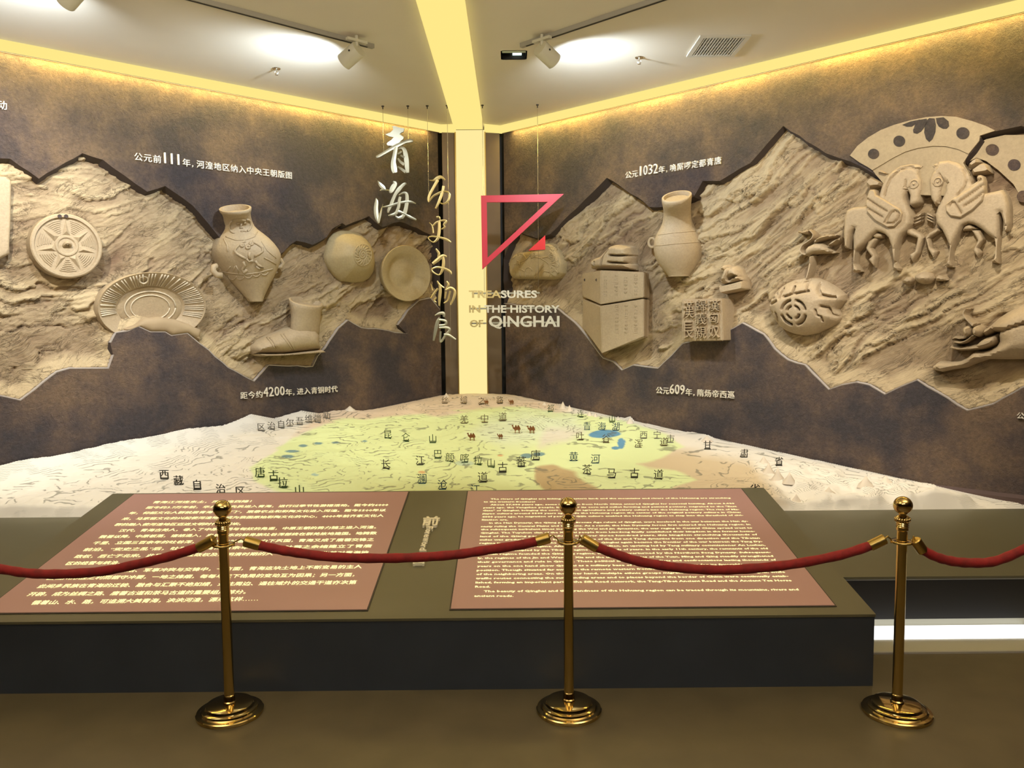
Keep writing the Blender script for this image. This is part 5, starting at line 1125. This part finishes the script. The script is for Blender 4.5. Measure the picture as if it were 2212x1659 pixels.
for w_, where, pos, hpx, m_, cn in words:
    for i, (ch, (px, py)) in enumerate(zip(w_, pos)):
        p = on_map(px, py); dep_ = (p-CP).dot(cf); h = hpx/F*dep_*1.08
        lab = ('standing %s character %s, %s of %s' % (cn, ch, ORD[i], where)) if len(w_) > 1 else 'standing %s character %s, %s' % (cn, ch, where)
        t0 = thing('map_character', lab, 'writing', p, 'standing characters on the relief map')
        X = Vector((1, 0, 0))
        place_glyph('glyph', ch, m_, t0, p-X*h*.5+Vector((0, 0, h*.10)), X, Vector((0, -.10, 1)).normalized(), Vector((0, -1, .1)).normalized(), h, h, off=-.004, ext=.02, depth=.010)
        MB().box((p.x-h*.34, p.y-.012, p.z-.01), (p.x+h*.34, p.y+.006, p.z+.004)).build('foot', m_, t0)
camel = [(0, 78), (6, 86), (14, 90), (20, 84), (22, 70), (28, 60), (36, 66), (42, 84), (50, 88), (56, 72), (62, 64), (68, 82), (76, 88), (84, 74), (92, 62), (98, 44), (96, 30), (90, 40), (86, 24), (88, 0), (80, 0), (78, 22), (72, 34), (48, 32), (44, 20), (44, 0), (36, 0), (36, 24), (30, 38), (20, 46), (12, 56), (12, 72)]
for px, py, hpx, lab in ((1050, 873, 10, 'small brown camel below the character before the last of the rear road name'), (1104, 873, 11, 'small brown camel at the far right of the rear road name'), (1115, 935, 18, 'brown camel, left of the two standing close together'), (1147, 935, 17, 'brown camel, right of the two standing close together'), (1018, 951, 17, 'brown camel farthest left in the middle of the map'), (1080, 948, 12, 'low brown camel between the farthest left one and the pair')):
    p = on_map(px, py); dep_ = (p-CP).dot(cf); k = hpx/F*dep_/90; mb = MB(); n = len(camel)
    r = delaunay_2d_cdt([Vector(c) for c in camel], [(i, (i+1) % n) for i in range(n)], [], 1, 1e-6); fr = [Vector((p.x+(v.x-50)*k, p.y-.008, p.z+v.y*k)) for v in r[0]]; nn_ = len(fr)
    mb.add(fr+[v+Vector((0, .016, 0)) for v in fr], [tuple(t) for t in r[2]]+[tuple(i+nn_ for i in t[::-1]) for t in r[2]]+[((i+1) % n, i, i+nn_, (i+1) % n+nn_) for i in range(n)])
    tag(mb.build('camel', M_camel), lab, 'figurine', 'camels on the relief map')

# ------------------------------------------------------------------ reading console
CX0, CX1, CY0, CY1 = -2.645, 1.656, 3.571, 5.215
za, zb = cons_z(CY0), cons_z(CY1)
t0 = thing('reading_console', 'long dark console with a broad sloping olive top in front of the map', 'console', ((CX0+CX1)/2, CY0, 0))
ym = 4.185; zm = cons_z(ym)
MB().hexa([P4(CX0, CY0, 0), P4(CX1, CY0, 0), P4(CX1, ym, 0), P4(CX0, ym, 0)], [P4(CX0, CY0, za-.012), P4(CX1, CY0, za-.012), P4(CX1, ym, zm-.012), P4(CX0, ym, zm-.012)]).hexa([P4(CX0, ym, deck_z(ym)+.003), P4(CX1, ym, deck_z(ym)+.003), P4(CX1, CY1, deck_z(CY1)+.003), P4(CX0, CY1, deck_z(CY1)+.003)], [P4(CX0, ym, zm-.012), P4(CX1, ym, zm-.012), P4(CX1, CY1, zb-.012), P4(CX0, CY1, zb-.012)]).build('cabinet', M_dark, t0)
MB().hexa([P4(CX0-.004, CY0-.004, za-.012), P4(CX1+.004, CY0-.004, za-.012), P4(CX1+.004, CY1, zb-.012), P4(CX0-.004, CY1, zb-.012)], [P4(CX0-.004, CY0-.004, za), P4(CX1+.004, CY0-.004, za), P4(CX1+.004, CY1, zb), P4(CX0-.004, CY1, zb)]).build('top_board', M_olive, t0)
CN = Vector((0, -SL, 1)).normalized(); CYv = Vector((0, 1, SL)).normalized(); CXv = Vector((1, 0, 0))
def oncons(px, py, lift=0):
    o_ = Vector((0, CY0, cons_z(CY0)))+CN*lift; return onplane(px, py, CN, CN.dot(o_))
def cpt(x, y, lift=0): return Vector((x, y, cons_z(y)))+CN*lift
pl_tr = oncons(883, 1065); pl_br = oncons(791, 1318); pr_tl = oncons(1012, 1061.5); pr_bl = oncons(973, 1316); pr_tr = oncons(1601, 1058); pr_br = oncons(1805, 1312); pl_tl = oncons(288, 1071)
yb_ = (pl_br.y+pr_bl.y+pr_br.y)/3; yt_ = (pl_tr.y+pr_tl.y+pr_tr.y)/3
rects = [((pl_tl.x), (pl_tr.x+pl_br.x)/2, 'maroon lit text panel with Chinese writing on the left of the console'), ((pr_tl.x+pr_bl.x)/2, (pr_tr.x+pr_br.x)/2, 'maroon lit text panel with English writing on the right of the console')]
PANELS = []
for x0, x1, lab in rects:
    t0 = thing('text_panel', lab, 'panel', ((x0+x1)/2, yb_, cons_z(yb_)))
    MB().hexa([cpt(x0, yb_, .001), cpt(x1, yb_, .001), cpt(x1, yt_, .001), cpt(x0, yt_, .001)], [cpt(x0, yb_, .007), cpt(x1, yb_, .007), cpt(x1, yt_, .007), cpt(x0, yt_, .007)]).build('sheet', M_panel, t0)
    e = .007; mb = MB()
    for (a, b_, c, d) in ((x0-e, x1+e, yb_-e, yb_), (x0-e, x1+e, yt_, yt_+e), (x0-e, x0, yb_, yt_), (x1, x1+e, yb_, yt_)):
        mb.hexa([cpt(a, c, .0), cpt(b_, c, .0), cpt(b_, d, .0), cpt(a, d, .0)], [cpt(a, c, .0045), cpt(b_, c, .0045), cpt(b_, d, .0045), cpt(a, d, .0045)])
    mb.build('joint', M_seam, t0); PANELS.append(t0)
def line(parent, txt, p0, p1, capz=None, off=.012, bold=0, hfix=None):
    a = oncons(*p0, .0085); b = oncons(*p1, .0085); X = (b-a); X.normalize(); Yv = CN.cross(X).normalized()
    me = text_mesh(txt, off, 0, 1); n = len(me.vertices)*3; v = np.empty(n); me.vertices.foreach_get('co', v); v = v.reshape(-1, 3); fs = [tuple(p.vertices) for p in me.polygons]; bpy.data.meshes.remove(me)
    x0 = v[:, 0].min(); w = v[:, 0].max()-x0; sx = (b-a).length/w; sy = hfix if hfix else sx
    A_ = np.array(a)[None]+(v[:, :1]-x0)*sx*np.array(X)+v[:, 1:2]*sy*np.array(Yv)
    if bold:                                              # heavier print: the same outlines overprinted slightly shifted
        n_ = len(A_); f0 = list(fs); A0_ = A_
        for k_, (ex, ey) in enumerate(((bold, 0), (-bold, 0), (0, bold))):
            A_ = np.concatenate([A_, A0_+ex*sx*np.array(X)+ey*sy*np.array(Yv)+np.array(CN)*.00015*(k_+1)]); fs = fs+[tuple(i+n_*(k_+1) for i in f) for f in f0]
    return tag(obj('text_line', [Vector(q) for q in A_], fs, M_text, parent), kind='stuff')
CH_ = [('青海江河连东土，河湟连西陲！', (329, 1087), (541, 1085)), ('距今约3.7万年前，华北地区先民进入青海，进行过季节性游猎活动。距今约6000', (314, 1098.6), (838, 1092.6)), ('年，仰韶文化人群就居青海“东大门”，粟黍农业和彩陶文化进入河湟。距今5500年以', (277, 1110.6), (833, 1104)),
 ('来，马家窑文化的兴起使河湟地区成为我国原始彩陶文化的中心，4000年前齐家文化人', (262, 1123), (828, 1116)), ('群的融入使河湟地区迈进文明时代的门坎。', (246, 1135.5), (519.5, 1134)), ('汉代，青海古羌人，卷入了中原王朝与匈奴的角逐，中原王朝的势力随之进入河湟。', (255.5, 1148.5), (812, 1141)),
 ('魏晋以降，中原板荡，诸胡涌入，来自辽东的鲜卑族吐谷浑部终在群羌故地建国。地跨数', (212.5, 1162), (813, 1154)), ('千里、立国三百余年的吐谷浑，在隋唐与吐蕃的合力下灭国，青海又成了唐蕃交锋之', (198.5, 1175.7), (807, 1168)), ('前沿。“安史之乱”后，吐蕃占领青海百余年。宋初，吐蕃之余绪建立了青唐', (178.6, 1190), (802, 1182)),
 ('政权，后亡于北宋。此后金、西夏政权及元明清时期的大一统王朝，强化着对青海地', (159, 1205), (795, 1196)), ('区的经营与统治。', (141, 1220), (258, 1218)), ('两千年来的政治、军事冲突与交锋中，一方面，青海这块土地上不断变易的主人', (167, 1237), (780.6, 1227)),
 ('因山川形胜之利而据守冲要，一地之烽烟，每每与天下格局的变动互为因果；另一方面，', (100.6, 1252), (765, 1244.5)), ('此间多民族在青海的迁徙、融合与汇聚不绝如缕，通往周边、通往域外的交通干道亦次第', (79.6, 1269.7), (768.6, 1261)), ('开辟，成为丝绸之路、唐蕃古道和茶马古道的重要组成部分。', (58, 1287), (530, 1282)), ('循着山、水、路，可追溯大美青海，泱泱河湟，源来这样……', (66, 1305.4), (556.6, 1297))]
for t_, a, b_ in CH_: line(PANELS[0], t_, a, b_, off=0, bold=.022, hfix=.0445)
EN_ = [('The rivers of Qinghai are linking the eastern land; and the mountains and rivers of the Hehuang are stretching', (1059.5, 1079), (1579, 1076.6)), ('to the western frontiers!', (1044.5, 1085), (1156, 1085)), ('About 37,000 years ago, some tribesmen from North China entered Qinghai for seasonal hunting. About 6,000', (1059, 1091.4), (1587.5, 1088.5)),
 ('years ago, the Yangshao people, known for its corn and millet farming and painted pottery, migrated to the "East', (1043, 1097.7), (1592, 1095)), ('Gate" of Qinghai, bringing the corn and millet agriculture and pottery culture into the Hehuang region. The rise of Ma-', (1042.5, 1104), (1597.5, 1101.5)), ('jiayao culture around 5500 years ago made the Hehuang region the center of the original pottery culture in China;', (1041.5, 1110.7), (1601, 1107.5)),
 ('4000 years ago, he migration of people of Qijia culture enabled the Hehuang region to step into the threshold of civi-', (1041, 1117.6), (1606, 1114)), ('lization era.', (1040.6, 1124), (1097.7, 1124)), ('In the Han Dynasty, the Qiang people, Bronze Age rulers of Qinghai, were involved in the war between the Han dy-', (1056.5, 1131), (1616.5, 1127)), ('nasty ruling the Central Plains and the Huns. As a result, the Han Dynasty forces first entered the Hehuang region. In', (1039, 1138.5), (1621.4, 1134)),
 ('the subsequent turbulent times including the Wei and Jin dynasties, the war raging in Central China spread west to', (1038.6, 1145), (1626, 1141.4)), ('Qinghai. The Tuyuhun clan of the Xianbei people from Liaodong finally established their kingdom in the former home-', (1038, 1152.4), (1631.4, 1148.7)), ('land of the Qiang people. Enduring for over three hundred years, this kingdom stretching thousands of', (1037, 1160), (1637, 1155.8)), ('miles was gradually occupied by the onslaughts of the Sui and Tang dynasties from one direction and the Tibetan', (1036.4, 1167.4), (1642, 1163.4)),
 ('regime in ancient times from the other. Ever since, Qinghai again became the frontier of the war between the Tang Dy-', (1035.6, 1174.7), (1647.7, 1171)), ('nasty and the Tibetan regime. After the An-Shi Rebellion, an uprising led by Tang military commissioner An Lushan,', (1034.8, 1182.3), (1654, 1178.6)), ('Qinghai was occupied by the Tibetan regime for hundreds of years. In the early 11th century, the remnants of the old', (1034, 1190.5), (1659.4, 1186)), ('Tibetan regime founded the Qingtang regime, which was overturned by the Northern Song Dynasty. Subsequent-', (1033, 1198.5), (1665.6, 1194.3)),
 ('ly, the regimes of the Jin and Western Xia and the unified dynasties of the Yuan, Ming and Qing steadily strengthened', (1032, 1207), (1671, 1202.4)), ('their governance and rule in Qinghai. These political and military conflicts and confrontations lasting thousands of', (1031, 1215.5), (1677.5, 1210.6)), ('years on the one hand show Qinghai as a military base of unparalleled importance for its favorable geographical', (1030.4, 1224.5), (1682.4, 1220)), ('position. Though situated far away on the remote western frontier, Qinghai was never isolated from the destiny', (1029.6, 1233.4), (1688, 1228)),
 ('of the neighboring areas. On the other hand, multiple ethnic groups migrated there and merged in Qinghai, while', (1028.6, 1242), (1697, 1237)), ('traffic routes connecting the surrounding areas and to places beyond the border of China were continually estab-', (1027.6, 1251), (1704, 1246)), ('lished, forming an important part of the Silk Road network, the Tang-Tibet Ancient Road and the Ancient Tea Horse', (1027, 1260), (1711, 1255.3)), ('Road.', (1026, 1269), (1059, 1269)), ('The beauty of Qinghai and the grandness of the Hehuang region can be traced through its mountains, rivers and', (1045, 1279), (1726, 1275)), ('ancient roads.', (1024, 1289), (1109.6, 1289))]
for t_, a, b_ in EN_: line(PANELS[1], t_, a, b_, off=.028, hfix=.0265)
# raised heading between the panels
t0 = thing('raised_heading', 'raised cream heading with the word Foreword between the two text panels', 'writing', oncons(918, 1170))
def flat_glyph(name, ch, c, wpx, hpx, rot=False):
    """glyph lying on the console top, centred at pixel c"""
    g = glyph(ch, .02, .02, 2); o_ = oncons(*c, .001); a = oncons(c[0]-wpx/2, c[1], .001); b_ = oncons(c[0]+wpx/2, c[1], .001); u_ = oncons(c[0], c[1]-hpx/2, .001); d_ = oncons(c[0], c[1]+hpx/2, .001)
    w = (b_-a).length; h = (u_-d_).length
    if rot: place_glyph(name, ch, M_fore, t0, o_-CXv*w/2+CYv*h/2, -CYv, CXv, CN, w, h, off=.02, ext=.02, depth=.016, full=False)
    else: place_glyph(name, ch, M_fore, t0, o_-CXv*w/2-CYv*h/2, CXv, CYv, CN, h, w, off=.02, ext=.02, depth=.016, full=False)
flat_glyph('character', '前', (931, 1130), 36, 20)
fy = 1142
for ch, l_, wx in (('F', 6.5, 15), ('o', 6.5, 10.5), ('r', 4.5, 10.5), ('e', 6.8, 10.5), ('w', 9.5, 10.5), ('o', 7.2, 10.5), ('r', 5, 10.5), ('d', 7.4, 15)):
    flat_glyph('letter', ch, (926-(fy-1142)*.30+(2 if wx > 12 else 0), fy+l_/2), wx, l_*.88, True); fy += l_
flat_glyph('character', '言', (907, 1212), 34, 22)

# ------------------------------------------------------------------ stanchions and ropes
def stanchion(loc, label, sc=1.0):
    t0 = thing('stanchion', label, 'stanchion', loc, 'rope barrier stanchions'); T = Matrix.Translation(loc)
    autosmooth(MB().lathe([(.140, 0), (.142, .004), (.142, .014), (.138, .018), (.124, .020), (.119, .024), (.117, .031), (.110, .034), (.104, .035), (.101, .040), (.099, .046), (.090, .050), (.0, .051)], T, 64, False).build('base', M_gold, t0), 30)
    autosmooth(MB().lathe([(.028, .05), (.028, .056), (.0235, .060), (.0235, .085), (.0212, .088), (.0212, .755), (.0212, .80), (.0245, .803), (.0245, .86)], T, 32, False).build('pole', M_gold, t0), 30)
    autosmooth(MB().lathe([(.0245, .815), (.026, .817), (.0245, .820), (.0262, .824), (.0245, .828), (.0262, .832), (.0245, .836), (.0255, .842), (.029, .846), (.030, .852), (.029, .858), (.022, .864), (.015, .868), (.016, .874)], T, 32, False).build('collar', M_gold, t0), 30)
    mb = MB()
    for k in range(18):
        a = 2*math.pi*k/18; c = Vector(loc)+Vector((.028*math.cos(a), .028*math.sin(a), 0)); mb.tube([c+Vector((0, 0, .840)), c+Vector((0, 0, .856))], .0042, 6)
    mb.build('beading', M_gold, t0, True)
    mb = MB(); n = 16; R_ = .0385
    prof = [(max(.0005, R_*math.sin(math.pi*i/n)), .908-R_*math.cos(math.pi*i/n)) for i in range(n+1)]; mb.lathe(prof, T, 32, False); mb.build('ball', M_gold, t0, True)
    mb = MB(); c = Vector(loc)+Vector((0, 0, .752)); mb.lathe([(.0212, -.004), (.046, -.004), (.048, 0), (.046, .004), (.0212, .004), (.0212, -.004)], T@Matrix.Translation((0, 0, .752)), 40, False); mb.build('hook_ring', M_gold, t0, True)
    return t0
PS = [onz(497, 1541, 0), onz(1229, 1535.5, 0), onz(1937, 1540, 0)]
for p, lab in zip(PS, ('polished brass stanchion in front of the left text panel', 'polished brass stanchion in front of the right text panel', 'polished brass stanchion beyond the right end of the console')):
    stanchion(p, lab)
yR = (PS[0].y+PS[1].y)/2
def catm(P, k=6):
    out = []
    for i in range(len(P)-1):
        p0 = P[max(i-1, 0)]; p1 = P[i]; p2 = P[i+1]; p3 = P[min(i+2, len(P)-1)]
        for j in range(k):
            t = j/k; out.append(.5*((2*p1)+(-p0+p2)*t+(2*p0-5*p1+4*p2-p3)*t*t+(-p0+3*p1-3*p2+p3)*t**3))
    return out+[P[-1]]
def rope(pts, ys, label, hooks):
    """pts px centre line, including the ends of the brass tips; hooks: list of (end index, stanchion)"""
    n = len(pts); P = [ony(px, py, ys[0]+(ys[1]-ys[0])*i/(n-1)) for i, (px, py) in enumerate(pts)]
    t0 = thing('velvet_rope', label, 'rope', P[n//2], 'red velvet ropes'); c = catm(P[1:-1] if hooks[1] is not None and hooks[0] is not None else (P[1:] if hooks[0] is not None else P[:-1]))
    rr = [.0205*(1+.05*math.sin(i*1.7)) for i in range(len(c))]
    MB().tube(c, rr, 14).build('cord', M_velvet, t0, True)
    for e, st in ((0, hooks[0]), (1, hooks[1])):
        if st is None: continue
        a, b_ = (P[0], P[1]) if e == 0 else (P[-1], P[-2])
        d = (a-b_).normalized(); o = MB().tube([b_-d*.012, b_+d*.004, a-d*.004, a], [.0225, .0238, .0238, .020], 20).build('brass_tip', M_gold_d, t0, True); autosmooth(o, 40)
        s_ = Vector(st)+Vector((0, 0, .752)); rim_ = s_+(a-s_).normalized()*.047; rim_.z = s_.z
        MB().tube(catm([a-d*.004, a+d*.012+Vector((0, 0, .006)), (a+rim_)/2+Vector((0, 0, .014)), rim_+Vector((0, 0, .010)), rim_-Vector((0, 0, .006))], 4), .0032, 6).build('hook', M_gold_d, t0, True)
rope([(-240, 1170), (-120, 1212), (0, 1229), (60, 1238), (130, 1240), (220, 1234), (300, 1218), (370, 1201), (434, 1181), (463, 1165)], (yR, yR), 'red velvet rope leaving the left edge to the left stanchion', (None, PS[0]))
rope([(528, 1169), (556, 1177), (600, 1187), (642, 1194), (714, 1203), (809, 1206), (900, 1204), (980, 1198.5), (1040, 1190), (1119, 1178), (1165, 1168), (1188, 1161)], (yR, yR), 'red velvet rope between the left and the middle stanchion', (PS[0], PS[1]))
rope([(1256, 1163), (1284, 1180), (1330, 1197), (1381, 1213), (1463, 1226), (1540, 1231), (1610, 1229), (1707, 1219.5), (1815, 1199), (1885, 1177), (1912, 1164)], (yR, PS[2].y), 'red velvet rope between the middle stanchion and the one beyond the console', (PS[1], PS[2]))
rope([(1976, 1166), (1990, 1186), (2020, 1202), (2055, 1212), (2100, 1216), (2150, 1212), (2212, 1187), (2290, 1150)], (PS[2].y, PS[2].y), 'red velvet rope leaving the right edge from the last stanchion', (PS[2], None))

# ------------------------------------------------------------------ ceiling fittings
def rail(p0, p1, lab):
    a = onz(*p0, ZC); b_ = onz(*p1, ZC); d = (b_-a).normalized(); b_ = b_+d*1.6; n = Vector((-d.y, d.x, 0)); t0 = thing('lamp_track', lab, 'track', (a+b_)/2)
    q = [a-n*.017, b_-n*.017, b_+n*.017, a+n*.017]
    MB().hexa([v-Vector((0, 0, .030)) for v in q], q).build('rail', M_grey, t0)
    q2 = [a+d*.05-n*.006, b_-n*.006, b_+n*.006, a+d*.05+n*.006]
    MB().hexa([v-Vector((0, 0, .0325)) for v in q2], [v-Vector((0, 0, .0295)) for v in q2]).build('slot', M_black, t0)
    return a, d
aL, dL_ = rail((806, 96), (440, -2), 'grey lamp track on the ceiling left of the glowing beam')
aR, dR_ = rail((1126, 94), (1410, -2), 'grey lamp track on the ceiling right of the glowing beam')
def lamp(px, py, aim, lab, e, tgt):
    """cylinder spotlight with its body centre at the pixel"""
    z = ZC-.135; c = onz(px, py, z); d = Vector(aim).normalized(); t0 = thing('track_spotlight', lab, 'lamp', (c.x, c.y, z-.06))
    rot = d.to_track_quat('Z', 'Y').to_matrix().to_4x4(); T = Matrix.Translation(c)@rot
    autosmooth(MB().lathe([(.0, -.075), (.058, -.075), (.060, -.070), (.060, .075), (.056, .075), (.054, .060), (.0, .058)], T, 36, False).build('housing', M_lamp, t0), 30)
    MB().lathe([(.0, .0590), (.050, .0590)], T, 24, False).build('lens', emat('lens', (.9, .95, 1), 4), t0)
    MB().tube([c-d*.055+Vector((0, 0, .03)), c-d*.055+Vector((0, 0, .105))], .011, 10).build('stem', M_lamp, t0)
    k = c-d*.055; u_ = dL_ if px < 1000 else dR_
    q = [Vector((k.x, k.y, ZC-.032))+u_*a_+Vector((-u_.y, u_.x, 0))*b2 for a_, b2 in ((-.08, -.015), (.08, -.015), (.08, .015), (-.08, .015))]
    MB().hexa([v-Vector((0, 0, .018)) for v in q], q).build('adapter', M_lamp, t0)
    sd = Vector((d.y, -d.x, 0)).normalized()
    if sd.y > 0: sd = -sd
    MB().tube([c-d*.03+sd*.058, c-d*.03+sd*.0625], .007, 10).build('screw', M_black, t0)
    o = spot(c+d*.085, tgt, e, COOL, 162, 1.0, .05); o.name = 'lamp_light'
lamp(759, 120, (-.62, .30, -.36), 'white cylinder spotlight at the end of the left track', 125, (-3.3, 7.2, 2.3))
lamp(157, -14, (-.62, .30, -.36), 'white spotlight on the left track, barely showing at the top edge', 125, (-4.6, 6.0, 2.3))
lamp(1182, 118, (.55, .42, -.36), 'white cylinder spotlight at the end of the right track', 125, (1.9, 7.6, 2.3))
for px, py, lab in ((597, 148, 'small chrome sprinkler head on the ceiling left of the beam'), (1381, 124, 'small chrome sprinkler head on the ceiling between the right spotlight and the vent')):
    p = onz(px, py, ZC); t0 = thing('sprinkler', lab, 'sprinkler', (p.x, p.y, ZC-.05)); T = Matrix.Translation(p)
    MB().lathe([(.0, -.006), (.030, -.006), (.034, 0)], T, 24, False).build('rosette', M_chrome, t0)
    mb = MB().lathe([(.009, -.006), (.009, -.02)], T, 10); mb.tube([p+Vector((-.010, 0, -.02)), p+Vector((-.013, 0, -.032)), p+Vector((-.006, 0, -.044))], .0025, 5); mb.tube([p+Vector((.010, 0, -.02)), p+Vector((.013, 0, -.032)), p+Vector((.006, 0, -.044))], .0025, 5); mb.build('frame', M_chrome, t0)
    MB().lathe([(.013, -.050), (.013, -.046)], T, 14).build('deflector', M_chrome, t0)
c4 = [onz(*p, ZC) for p in ((1511, 76), (1617, 74), (1591, 120), (1484, 120))]
cen = sum(c4, Vector((0, 0, 0)))/4; ux = ((c4[1]-c4[0])+(c4[2]-c4[3])).normalized(); uy0 = ((c4[0]-c4[3])+(c4[1]-c4[2])); uy = Vector((-ux.y, ux.x, 0))
if uy.dot(uy0) < 0: uy = -uy
wx = ((c4[1]-c4[0]).length+(c4[2]-c4[3]).length)/4; wy = abs(uy0.dot(uy))/4
t0 = thing('air_vent', 'white slatted air vent in the ceiling on the right', 'vent', (cen.x, cen.y, ZC-.01))
def vbox(a0, a1, b0, b1, z0, z1): 
    q = [cen+ux*a+uy*b_ for a, b_ in ((a0, b0), (a1, b0), (a1, b1), (a0, b1))]; return [Vector((v.x, v.y, z0)) for v in q], [Vector((v.x, v.y, z1)) for v in q]
mb = MB(); fw = .035
for r_ in ((-wx, wx, -wy, -wy+fw), (-wx, wx, wy-fw, wy), (-wx, -wx+fw, -wy+fw, wy-fw), (wx-fw, wx, -wy+fw, wy-fw)): mb.hexa(*vbox(*r_, ZC-.012, ZC))
mb.build('frame', M_vent, t0)
mb = MB(); mb.hexa(*vbox(-wx+fw, wx-fw, -wy+fw, wy-fw, ZC-.002, ZC-.0005)); mb.build('duct', M_black, t0)
ns = 14
for i in range(ns):
    x = -wx+fw+(2*wx-2*fw)*(i+.5)/ns; q0, q1 = vbox(x-.0045, x+.0045, -wy+fw, wy-fw, ZC-.011, ZC-.003); MB().hexa(q0, q1).build('slat', M_vent, t0)
for i in range(5):
    y = -wy+fw+(2*wy-2*fw)*(i+.5)/5; q0, q1 = vbox(-wx+fw, wx-fw, y-.003, y+.003, ZC-.006, ZC-.002); MB().hexa(q0, q1).build('cross_slat', M_grey, t0)
